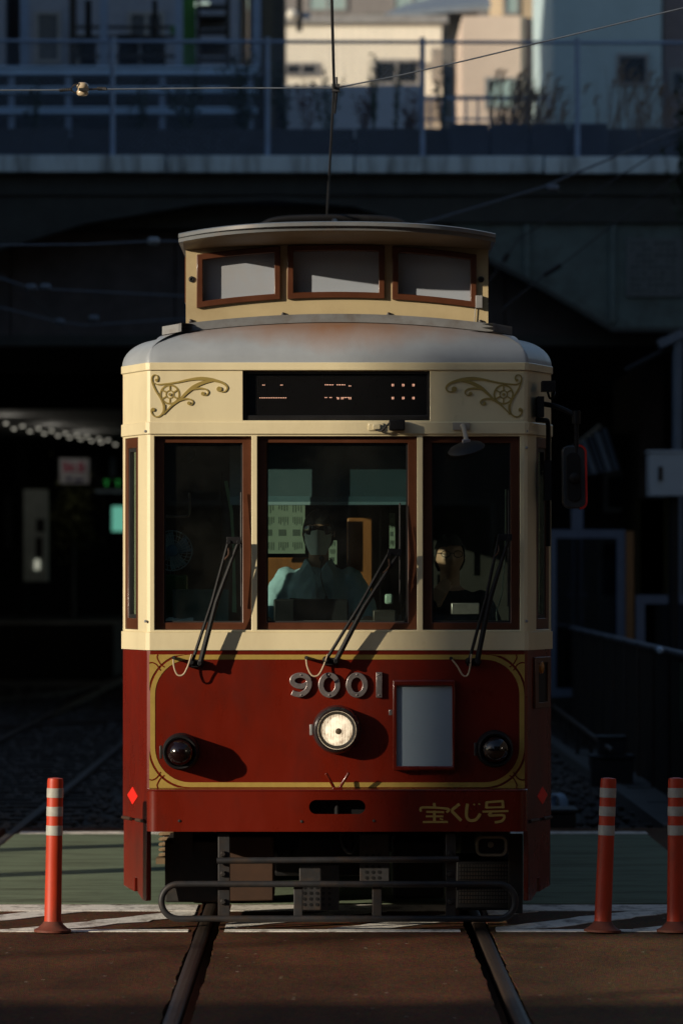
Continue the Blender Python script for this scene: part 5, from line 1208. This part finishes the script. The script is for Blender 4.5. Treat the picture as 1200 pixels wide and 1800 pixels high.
part('horn_cone', MB().lathe(((x0 + x1) / 2 - .004, .06, (z0 + z1) / 2 + .006), [(.022, -.02), (.022, .004), (.012, .014), (.002, .016)], 16), mat('horn_beige', (.3, .26, .18)), o, smooth=40)
ub('mesh_box', 802, 905, 1512, 1600, .22, .6, BLACK, bevel=.006)
mb = MB()
for i in range(18):
    for j in range(10):
        q = l3(808 + i * 5, 1522 + j * 7, .218); mb.box(q.x - .0045, q.x + .0045, q.y - .004, q.y + .006, q.z - .006, q.z + .006)
part('grille', mb, DARKM, kind='stuff')
ub('end_plate', 893, 918, 1466, 1606, .2, .03, DARKM, bevel=.004)
ub('cylinder_bracket', 480, 520, 1470, 1500, .5, .2, BLACK)
ub('air_tank', 690, 780, 1475, 1580, .9, .5, BLACK, bevel=.02)
ub('traction_motor', 480, 640, 1470, 1540, 1.6, .6, BLACK, bevel=.02)

for px, py in ((925, 758), (925, 787), (925, 1092), (256, 758), (256, 1092)):
    part('screw', MB().lathe(l3(px, py, .002), [(.008, -.004), (.007, .004), (.002, .005)], 8), GREYM)
for k, pts in enumerate(([(486, 1466, .35), (492, 1500, .30), (508, 1512, .30), (520, 1490, .34), (524, 1464, .4)], [(600, 1464, .2), (606, 1490, .14), (618, 1496, .14), (628, 1464, .2)])):
    part('brake_hose', MB().tube(catmull([l3(*p) for p in pts], 6), .014, 8), RUBBER, smooth=50)
# cab interior
LIN = mat('cab_lining', (.09, .095, .085), .6, var=.15, scale=5)
CABP = [(-1.07, 12.2), (-1.07, .48), (-.93, .06), (.93, .06), (1.07, .48), (1.07, 12.2)]
part('cab_floor', MB().hprism(CABP, .76, .79), LIN)
part('cab_ceiling', MB().hprism(CABP, 2.60, 2.63), LIN)
part('cab_lining', MB().box(-1.07, -1.055, .5, 2.5, .79, 1.53).box(1.055, 1.07, .5, 2.5, .79, 1.53).box(-1.07, -1.055, 1.64, 2.5, 1.53, 2.6).box(1.055, 1.07, 1.64, 2.5, 1.53, 2.6), LIN)
WOOD = mat('cab_wood', (.22, .08, .022), .5, var=.2, scale=4, stretch=(6, 1, 1), coat=.2)
mb = MB().box(-1.05, -.42, 2.0, 2.04, .79, 2.6).box(-.42, .30, 2.0, 2.04, .79, 1.55).box(.30, .36, 1.98, 2.06, .79, 2.6).box(-.42, .30, 2.0, 2.04, 2.3, 2.6).box(.361, 1.05, 2.0, 2.04, .79, 2.6)
part('partition', mb, mat('partition_dark', (.022, .020, .018), .5, var=.2))
o = part('cab_cupboard', MB().box(-.40, -.02, 1.70, 1.99, .79, 1.92), WOOD, bevel=.01)
part('cupboard_door', MB().box(.06, .20, 1.80, 1.99, .79, 2.14), WOOD, bevel=.008)
part('saloon_end', MB().box(-1.06, 1.06, 11.9, 11.95, .79, 2.6), BLACK)
for sx in (-1, 1): part('bench', MB().box(sx * .62 if sx > 0 else -1.05, 1.05 if sx > 0 else -.62, 2.6, 11.2, .79, 1.22).box(sx * .95 if sx > 0 else -1.05, 1.05 if sx > 0 else -.95, 2.6, 11.2, 1.22, 1.75), mat('seat_moquette', (.02, .05, .03), .9), bevel=.03)
# console with instruments
ub('control_desk', 462, 730, 1092, 1180, .16, .45, BLACK, bevel=.01)
ub('desk_binnacle', 481, 612, 1053, 1094, .24, .2, BLACK, bevel=.008)
ub('desk_slots', 520, 660, 1091, 1094, .15, .01, GREYM)
ub('gauge_box', 655, 696, 1072, 1096, .30, .1, DARKM, bevel=.008)
o = ub('ticket_machine', 676, 690, 1044, 1062, .34, .06, mat('pale_green_plastic', (.30, .40, .33), .4), bevel=.01)
ub('dash_shelf', 280, 440, 1096, 1180, .14, .5, mat('dash_green', (.03, .05, .035), .6), bevel=.008)
ub('document_board', 303, 402, 1036, 1098, .40, .02, mat('board_greygreen', (.16, .21, .17), .6, var=.06), bevel=.004)
ub('green_case', 289, 328, 1010, 1096, .46, .2, mat('case_green', (.012, .10, .022), .55), bevel=.012)
ub('dash_shelf', 745, 915, 1092, 1180, .14, .5, BLACK, bevel=.008)
ub('coin_tray', 793, 842, 1060, 1080, .45, .16, STEEL, bevel=.004)
x0, z0 = l(404, 888, .30); x1, z1 = l(714, 775, .30)
o = part('roller_blind', MB().box(x0, x1, .30, .304, z0 + .045, z1), mat('blind_teal', (.19, .235, .25), .75, var=.10, scale=60))
part('blind_hem', MB().box(x0, x1, .295, .309, z0, z0 + .045), mat('blind_hem', (.24, .33, .36), .5), o, bevel=.003)
part('blind_roller', MB().cyl((x0 - .02, .31, z1 + .02), (x1 + .05, .31, z1 + .02), .022), GREYM, o, smooth=40)
mb = MB()
for px, a, b in ((389, 830, 1100), (705, 878, 1095), (668, 892, 1100)): mb.tube([l3(px, a, .5), l3(px, b, .5)], .006, 6)
part('grab_pole', mb, DARKM)
mb = cham(MB().box(UL * .10, UL * .98, .06, .065, 1.6, 2.38), -1)
part('face_shade', mb, MATS['blind_teal'])  # hidden sheet added to keep the sun off the driver's face
part('green_strap', MB().loft([[l3(394, 846, .38), l3(400, 845, .38), l3(400, 845, .384), l3(394, 846, .384)], [l3(404, 900, .38), l3(410, 900, .38), l3(410, 900, .384), l3(404, 900, .384)], [l3(409, 970, .4), l3(413, 970, .4), l3(413, 970, .404), l3(409, 970, .404)], [l3(408, 1076, .4), l3(416, 1077, .4), l3(416, 1077, .404), l3(408, 1076, .404)]]), mat('strap_green', (.25, .40, .22), .7))
mb = MB(); mb.tube(catmull([l3(290, 907, .5), l3(325, 908, .5), l3(333, 900, .5), l3(333, 866, .5)], 5), .007, 8)
part('conduit', mb, STEEL)
part('spot_lamp', MB().lathe(l3(328, 797, .6), [(.05, -.03), (.05, .03), (.035, .035), (.01, .02)], 20), DARKM, smooth=40)
part('driver_seat', MB().box(-.34, .14, 1.0, 1.45, 1.20, 1.28).box(-.30, .10, 1.36, 1.46, 1.28, 1.75).cyl((-.1, 1.2, .79), (-.1, 1.2, 1.2), .06), mat('seat_cloth', (.02, .022, .03), .9), bevel=.03)
part('assistant_seat', MB().box(.40, .85, 1.2, 1.65, 1.20, 1.28).box(.42, .83, 1.58, 1.66, 1.28, 1.7).cyl((.62, 1.4, .79), (.62, 1.4, 1.2), .06), mat('seat_cloth', (.02, .022, .03)), bevel=.03)
part('white_strap', MB().tube(catmull([l3(888, 860, .35), l3(887, 960, .35), l3(882, 1040, .33), l3(872, 1075, .3), l3(874, 1098, .28)], 5), .014, 6, flat=.3), mat('strap_cream', (.40, .40, .30), .7))
# ------------------------------------------------------------------ people in the cab
SKIN = mat('skin', (.42, .24, .16), .5, var=.08, scale=20)
HAIR = mat('hair_black', (.008, .007, .007), .6, var=.3, scale=60, stretch=(1, 1, .2))
def capsule(mb, pts, rs, n=12, flat=1.0):
    P_ = [Vector(p) for p in pts]; a, b = P_[0] - (P_[1] - P_[0]).normalized() * rs[0] * .7, P_[-1] + (P_[-1] - P_[-2]).normalized() * rs[-1] * .7
    mb.tube([a] + P_ + [b], [rs[0] * .55] + list(rs) + [rs[-1] * .55], n, flat=flat)
def trunk(mb, rows, grow=0.0, n=24):
    rg = []
    for z, rx, ry, yo in rows:
        rg.append([Vector(((rx + grow) * math.cos(2 * math.pi * k / n), yo + (ry + grow) * math.sin(2 * math.pi * k / n), z)) for k in range(n)])
    mb.loft(rg)
def headmesh(mb, c, turn=0.0, tilt=0.0):
    n, m = 40, 30; vs_ = []; c = Vector(c); rot = Matrix.Rotation(turn, 3, 'Z') @ Matrix.Rotation(tilt, 3, 'X')
    g = lambda x, s: math.exp(-(x / s) ** 2)
    for i in range(m + 1):
        th = math.pi * i / m
        for k in range(n):
            ph = 2 * math.pi * k / n
            d = Vector((math.sin(th) * math.cos(ph), math.sin(th) * math.sin(ph), math.cos(th)))
            p = Vector((d.x * .076, d.y * .096, d.z * .118))
            if p.z < -.02:                                # jaw narrows, chin comes forward
                t = min(1, (-p.z - .02) / .1); p.x *= 1 - .32 * t; p.y = p.y * (1 - .28 * t) - .020 * t
            if d.y < 0:
                f = -d.y
                p.y -= .024 * g(p.x, .013) * g(p.z + .018, .020) * f          # nose
                p.y -= .008 * g(p.x, .009) * g(p.z - .008, .022) * f
                p.y += .011 * (g(p.x - .033, .017) + g(p.x + .033, .017)) * g(p.z - .012, .014) * f   # eye sockets
                p.y -= .006 * g(abs(p.x) - .03, .03) * g(p.z - .033, .010) * f  # brow
                p.y -= .007 * g(p.x, .024) * (g(p.z + .055, .007) + g(p.z + .068, .008)) * f          # lips
                p.y -= .006 * g(p.x, .02) * g(p.z + .095, .014) * f           # chin
            vs_.append(c + rot @ p)
    fs = []
    for i in range(m):
        for k in range(n):
            l_ = (k + 1) % n; fs.append((i * n + k, i * n + l_, (i + 1) * n + l_, (i + 1) * n + k))
    mb.add(vs_, fs)
    for sx in (-1, 1):                                    # ears
        mb.lathe(c + rot @ Vector((sx * .074, .012, -.005)), [(.004, -.010), (.020, -.006), (.026, .004), (.018, .010), (.004, .008)], 14, axis=rot @ Vector((sx, -.45, 0)))
    return rot
def hand(mb, wrist, d, side, up, curl=.5):
    d = Vector(d).normalized(); up = (Vector(up) - d * Vector(up).dot(d)).normalized(); s_ = d.cross(up) * side; wv = Vector(wrist)
    pal = wv + d * .05
    mb.obox(pal, (.038, .046, .013), Matrix((s_, d, up)).transposed())
    for k, ln in enumerate((.070, .078, .073, .058)):
        b = wv + d * .088 + s_ * (.030 - .020 * k)
        q1 = b + (d * math.cos(curl * .6) - up * math.sin(curl * .6)) * ln * .45
        q2_ = q1 + (d * math.cos(curl * 1.5) - up * math.sin(curl * 1.5)) * ln * .32
        q3 = q2_ + (d * math.cos(curl * 2.2) - up * math.sin(curl * 2.2)) * ln * .26
        capsule(mb, [b - d * .02, b, q1, q2_, q3], [.009, .009, .0085, .008, .007], 8)
    b = wv + d * .03 + s_ * .036; q1 = b + (d * .7 + s_ * .65 - up * .25).normalized() * .036; q2_ = q1 + (d * .9 + s_ * .2 - up * .35).normalized() * .030
    capsule(mb, [b - s_ * .01, b, q1, q2_], [.013, .012, .010, .008], 8)
def remesh(o, vox, sm=4, disp=None):
    md = o.modifiers.new('remesh', 'REMESH'); md.mode = 'VOXEL'; md.voxel_size = vox; md.use_smooth_shade = True
    s_ = o.modifiers.new('smooth', 'SMOOTH'); s_.iterations = sm; s_.factor = .5
    if disp:
        t = bpy.data.textures.new('cloth_folds', 'CLOUDS'); t.noise_scale = disp[1]; t.noise_depth = 2
        d_ = o.modifiers.new('folds', 'DISPLACE'); d_.texture = t; d_.strength = disp[0]; d_.mid_level = .5
def person(loc, rz, label, arms, shirtm, trousm, head=(0, -.015, 1.262), turn=0.0, tilt=0.0, sleeve=1):
    ro = thing('person', loc, label, 'person', rz=rz); OFF[ro] = Vector()
    mb = MB()
    rows = [(.46, .17, .13, .02), (.56, .172, .125, .01), (.70, .150, .112, 0), (.86, .168, .118, -.005), (.97, .185, .112, 0), (1.035, .165, .092, .012), (1.075, .095, .07, .018), (1.10, .058, .056, .02)]
    trunk(mb, rows)
    capsule(mb, [(0, .02, 1.07), (0, .01, 1.13), (0, .0, 1.20)], [.056, .054, .054], 16)
    hr = headmesh(mb, head, turn, tilt)
    for sx, (el, wr, hd, up) in zip((-1, 1), arms):
        capsule(mb, [(sx * .165, .01, 1.02), ((sx * .185 + el[0]) / 2, (el[1]) / 2, (1.02 + el[2]) / 2), el, ((el[0] + wr[0]) / 2, (el[1] + wr[1]) / 2, (el[2] + wr[2]) / 2), wr], [.056, .050, .042, .040, .028], 12)
        hand(mb, wr, hd, sx, up)
        capsule(mb, [(sx * .09, .0, .55), (sx * .11, -.24, .55), (sx * .12, -.44, .53)], [.088, .078, .062], 14)
        capsule(mb, [(sx * .12, -.44, .52), (sx * .12, -.43, .35), (sx * .12, -.40, .09)], [.060, .058, .040], 12)
        capsule(mb, [(sx * .12, -.38, .05), (sx * .125, -.52, .045), (sx * .13, -.58, .04)], [.042, .042, .032], 10)
    o = mb.build('body', SKIN, ro); remesh(o, .006, 3)
    mb = MB(); g = .014
    trunk(mb, [(z, rx, ry, y) for z, rx, ry, y in [(.54, .178, .135, .01)] + rows[2:-2] + [(1.078, .082, .066, .018)]], g)
    for sx, (el, wr, hd, up) in zip((-1, 1), arms):
        pts = [(sx * .165, .01, 1.02), ((sx * .185 + el[0]) / 2, el[1] / 2, (1.02 + el[2]) / 2), el]; rs = [.073, .068, .062]
        if sleeve > 1: pts += [((el[0] + wr[0]) / 2, (el[1] + wr[1]) / 2, (el[2] + wr[2]) / 2), wr]; rs += [.055, .042]
        capsule(mb, pts, rs, 14)
    o = mb.build('shirt', shirtm, ro); remesh(o, .011, 5, (.022, .055))
    mb = MB(); trunk(mb, [(.45, .178, .14, .02), (.56, .180, .135, .01), (.60, .170, .125, .005)], .006)
    for sx in (-1, 1):
        capsule(mb, [(sx * .09, .0, .55), (sx * .11, -.24, .55), (sx * .12, -.44, .53)], [.098, .088, .072], 14)
        capsule(mb, [(sx * .12, -.44, .52), (sx * .12, -.43, .35), (sx * .12, -.40, .12)], [.070, .068, .062], 12)
    o = mb.build('trousers', trousm, ro); remesh(o, .013, 4)
    mb = MB()
    for sx in (-1, 1): capsule(mb, [(sx * .12, -.38, .055), (sx * .125, -.52, .05), (sx * .13, -.59, .045)], [.05, .048, .038], 10)
    mb.build('shoes', BLACK, ro, smooth=50)
    return ro, Vector(head), hr
def headpart(mb, c, rot):
    for i, v in enumerate(mb.v): mb.v[i] = c + rot @ v
    return mb
def cap_hair(c, rot, ro, low_front=.038, low_back=-.085, m=None, grow=.008, grey=None):
    mb = MB(); n, k_ = 36, 14; rg = []
    for i in range(k_ + 1):
        row = []
        for k in range(n):
            ph = 2 * math.pi * k / n; s_ = math.sin(ph)
            lim = low_front if s_ < -.45 else (low_back if s_ > .2 else low_front + (low_back - low_front) * ((s_ + .45) / .65) * .9)
            z = .126 - (.126 - lim) * (i / k_)
            zz = max(-.999, min(.999, z / .127)); r_ = math.sqrt(1 - zz * zz)
            wob = .003 * math.sin(ph * 9 + i) + .002 * math.sin(ph * 17)
            row.append(Vector((math.cos(ph) * (.076 + grow + wob) * r_, math.sin(ph) * (.096 + grow + wob) * r_, z + grow * .4)))
        rg.append(row)
    headpart(mb.loft(rg), c, rot); o = mb.build('hair', m or HAIR, ro, smooth=60)
SHIRT = mat('shirt_blue', (.31, .46, .51), .85, var=.06, scale=30, bump=.06, bscale=300)
NAVY = mat('navy_cloth', (.012, .014, .022), .9, var=.2)
YD = D0 + 1.06
fx = P(560, 1015, YD).x
hz_ = P(560, 937, YD).z
arms = [((-.275, -.06, .80), (-.255, -.30, .70), (.1, -1, .05), (0, 0, 1)), ((.275, -.05, .80), (.25, -.30, .70), (-.1, -1, .05), (0, 0, 1))]
ro, hd, hr = person((fx, YD, hz_ - 1.262), R(-6), 'tram driver in a light blue shirt, sunglasses and white mask behind the centre windscreen', arms, SHIRT, NAVY, turn=R(4))
cap_hair(hd, hr, ro, .045)
mb = MB(); rg = []
for i in range(9):                                       # face mask, a curved shell over nose and chin
    z = .004 - .122 * i / 8; row = []
    wdt = .071 - .030 * max(0, (i - 3) / 5) ** 1.3
    for k in range(13):
        a = -1 + 2 * k / 12; x = a * wdt
        y = -.088 * math.sqrt(max(0, 1 - (a * .90) ** 2)) - .026 * math.exp(-(x / .03) ** 2) * (1 if i < 6 else .7) - .012 + .006 * max(0, (i - 5)) + .0018 * math.sin(i * 2.2)
        row.append(Vector((x, y, z + .012 * (1 - abs(a)) * (1 if i == 0 else 0))))
    rg.append(row)
n = len(rg[0]); back = [[p + Vector((0, .006, 0)) for p in r_] for r_ in rg]
headpart(mb.loft([a + b[::-1] for a, b in zip(rg, back)]), hd, hr); mb.build('face_mask', mat('mask_white', (.72, .80, .78), .9, var=.05, scale=40), ro, smooth=50)
mb = MB()
for sx in (-1, 1): mb.tube([Vector((sx * .066, -.05, -.02)), Vector((sx * .080, .0, -.005)), Vector((sx * .082, .02, -.01))], .0025, 6)
headpart(mb, hd, hr); mb.build('mask_strap', mat('mask_white', (.72, .80, .78)), ro)
mb = MB()
for sx in (-1, 1):
    rg = []
    for j in range(7):
        a = j / 6; x = sx * (.008 + .064 * a); hh = .021 * math.sqrt(max(.05, 1 - (a * 1.7 - .85) ** 2)) + .004
        y = -.098 + .030 * a * a + (.0)
        rg.append([Vector((x, y, .020 + hh * .8)), Vector((x, y - .006, .016)), Vector((x, y, .014 - hh)), Vector((x, y + .006, .014))])
    mb.loft(rg); mb.tube([Vector((sx * .072, -.068, .024)), Vector((sx * .081, .0, .018)), Vector((sx * .080, .03, .006))], .003, 6)
mb.tube([Vector((-.010, -.101, .022)), Vector((.010, -.101, .022))], .004, 6)
headpart(mb, hd, hr); mb.build('sunglasses', mat('sunglass_black', (.004, .004, .005), .12, coat=.6), ro, smooth=40)
mb = MB()
for sx in (-1, 1):
    mb.loft([[Vector((sx * x, y, z)) for x, y, z in q] for q in ([(.005, -.085, 1.045), (.012, -.094, 1.035), (.062, -.102, .995), (.052, -.088, 1.012)], [(.045, -.058, 1.105), (.050, -.066, 1.103), (.092, -.086, 1.040), (.082, -.07, 1.050)], [(.068, -.005, 1.125), (.074, -.008, 1.122), (.100, -.012, 1.070), (.09, .0, 1.075)], [(.05, .075, 1.13), (.052, .084, 1.128), (.06, .10, 1.085), (.05, .09, 1.085)])])
o = mb.build('collar', SHIRT, ro, bevel=.003)
mb = MB().box(-.002, .002, -.150, -.128, .80, 1.03)
for z in (.84, .92, .99): mb.lathe((0, -.135, z), [(.007, -.004), (.007, .010), (.003, .012)], 10)
mb.build('placket', SHIRT, ro)
mb = MB().obox((-.098, -.134, .905), (.045, .006, .007), Matrix.Rotation(R(4), 3, 'Y') @ Matrix.Rotation(R(16), 3, 'Z')); mb.build('pen_pocket', BLACK, ro, bevel=.003)
mb = MB().tube(catmull([(.030, -.10, 1.135), (.025, -.13, 1.05), (.038, -.15, .98), (.060, -.155, .92), (.072, -.15, .88), (.075, -.15, .80)], 6), .003, 6)
mb.tube(catmull([(.06, -.155, .925), (.05, -.158, .90), (.048, -.156, .86)], 4), .006, 6).lathe((.028, -.112, 1.125), [(.004, -.012), (.014, -.006), (.014, .008), (.004, .014)], 12).box(.06, .085, -.165, -.145, .86, .89)
mb.build('headset_cord', RUBBER, ro, smooth=50)
# second person, lit on one cheek
YP = D0 + 1.36
px_ = P(790, 1015, YP).x; zz = P(790, 978, YP).z
DK = mat('dark_jacket', (.014, .014, .016), .9, var=.2)
arms = [((-.24, -.12, .78), (-.075, -.25, 1.00), (.45, -.25, .85), (-.3, -1, .2)), ((.25, -.05, .78), (.14, -.28, .80), (-.6, -.6, .3), (0, 0, 1))]
ro2, hd2, hr2 = person((px_, YP, zz - 1.262), R(-4), 'person with glasses in dark clothes sitting in shade beside the driver with one hand raised', arms, DK, NAVY, turn=R(10), sleeve=2)
cap_hair(hd2, hr2, ro2, .055, m=mat('hair_greying', (.035, .035, .034), .6, var=.5, scale=80))
mb = MB()
for sx in (-1, 1):
    mb.tube([Vector((sx * .034 + .024 * math.cos(k * math.pi / 8), -.098, .012 + .018 * math.sin(k * math.pi / 8))) for k in range(16)], .002, 6, closed=True)
    mb.tube([Vector((sx * .058, -.094, .018)), Vector((sx * .080, .0, .016)), Vector((sx * .080, .03, .006))], .002, 6)
mb.tube([Vector((-.010, -.1, .014)), Vector((0, -.104, .018)), Vector((.01, -.1, .014))], .002, 6)
headpart(mb, hd2, hr2); mb.build('glasses', DARKM, ro2)

# ------------------------------------------------------------------ loose things in the cab (coordinates of the tram made absolute)
OFF_T = Vector((CX, D0, 0))
def abs_(mb):
    mb.v = [v + OFF_T for v in mb.v]; return mb
c = l3(303, 968, .52)
fan = thing('desk_fan', c + OFF_T - Vector((0, 0, .16)), 'small blue desk fan with round wire guard behind the windscreen pane with the fan', 'fan')
fan['label'] = 'small pale blue fan with a round wire guard inside the driver cab window'
mb = MB()
for r_ in (.105, .08, .055): mb.tube([c + Vector((r_ * math.cos(k * math.pi / 14), -.03 + (.105 - r_) * -.2, r_ * math.sin(k * math.pi / 14))) for k in range(28)], .0035 if r_ > .1 else .0018, 6, closed=True)
for k in range(30):
    a = k * math.pi / 15; mb.tube([c + Vector((.03 * math.cos(a), -.046, .03 * math.sin(a))), c + Vector((.08 * math.cos(a + .2), -.04, .08 * math.sin(a + .2))), c + Vector((.105 * math.cos(a + .3), -.03, .105 * math.sin(a + .3)))], .0014, 4)
abs_(mb).build('wire_guard', mat('fan_wire', (.40, .52, .62), .4), fan)
abs_(MB().lathe(c, [(.03, .02), (.032, .044), (.02, .052), (.004, .053)], 20)).build('hub', mat('fan_blue', (.12, .28, .45), .3), fan, smooth=40)
mb = MB()
for k in range(4):
    a = k * math.pi / 2 + .4; u = Vector((math.cos(a), 0, math.sin(a))); v = Vector((-math.sin(a), 0, math.cos(a)))
    mb.loft([[c + u * r_ + v * w_ + Vector((0, w_ * .5, 0)) + Vector((0, dd, 0)) for w_, dd in ((-.02 - r_ * .25, 0), (.02 + r_ * .25, 0), (.02 + r_ * .25, .003), (-.02 - r_ * .25, .003))] for r_ in (.02, .06, .093)])
abs_(mb).build('blade', mat('fan_blade', (.16, .30, .42), .3), fan)
abs_(MB().cyl(c + Vector((0, .0, 0)), c + Vector((0, .10, 0)), .035).tube([c + Vector((0, .06, -.02)), c + Vector((0, .06, -.16))], .012, 8)).build('stand', DARKM, fan, smooth=40)
PAPER = mat('notice_paper', (.17, .215, .165), .8, var=.04)
INK = mat('notice_ink', (.055, .075, .06), .8)
def notice(a, b, c_, d, dy, label, cols, rows):
    x0, z0 = l(a, d, dy); x1, z1 = l(b, c_, dy)
    mb = MB().box(x0, x1, dy, dy + .002, z0, z1); o = abs_(mb).build('notice_sheet', PAPER, None, label, 'notice', 'notices pinned in the cab')
    mb = MB(); k = 0
    for i in range(cols):
        for j in range(rows):
            u0 = x0 + (x1 - x0) * (i + .12) / cols; u1 = x0 + (x1 - x0) * (i + .88) / cols; v1 = z1 - (z1 - z0) * (j + .10) / rows; v0 = z1 - (z1 - z0) * (j + .82) / rows
            m_ = 4 if j % 2 == 0 else 6
            for q in range(m_):
                t = u0 + (u1 - u0) * q / m_
                if j == 2: continue
                ln = rnd.uniform(.5, 1)
                mb.box(t, t + (u1 - u0) / m_ * .32, dy - .0012, dy + .0004, v1 - (v1 - v0) * ln, v1)
            if j == 2: mb.box(u0, u0 + (u1 - u0) * .7, dy - .0012, dy + .0004, v0 + (v1 - v0) * .3, v1)
    p = abs_(mb).build('print_marks', INK, o, kind='stuff')
notice(462, 536, 884, 973, 1.60, 'pale green sheet of small printed instructions pinned left of the driver head', 3, 4)
notice(578, 592, 950, 992, 1.62, 'narrow sheet of pale paper showing beside the driver right shoulder', 1, 3)
notice(684, 694, 902, 964, 1.70, 'tall thin pale strip of paper on the cab wall beside the cupboard', 1, 4)
mb = MB(); rg = []
for i in range(9):
    a = i / 8; cx_, cz_ = l(292 + 48 * a, 1095 - 3 * math.sin(a * 3), .2); r_ = .018 + .006 * math.sin(a * 7 + 1)
    rg.append([Vector((cx_, .2 + .05 * math.cos(t * math.pi / 5), cz_ + r_ * math.sin(t * math.pi / 5) * (1 + .2 * math.sin(t * 2.1 + i)))) for t in range(10)])
abs_(mb.loft(rg)).build('towel', mat('towel_white', (.55, .58, .52), .95, var=.1, scale=40, bump=.3, bscale=120), None, 'crumpled white towel lying on the shelf inside the window with the fan', 'towel', smooth=50)
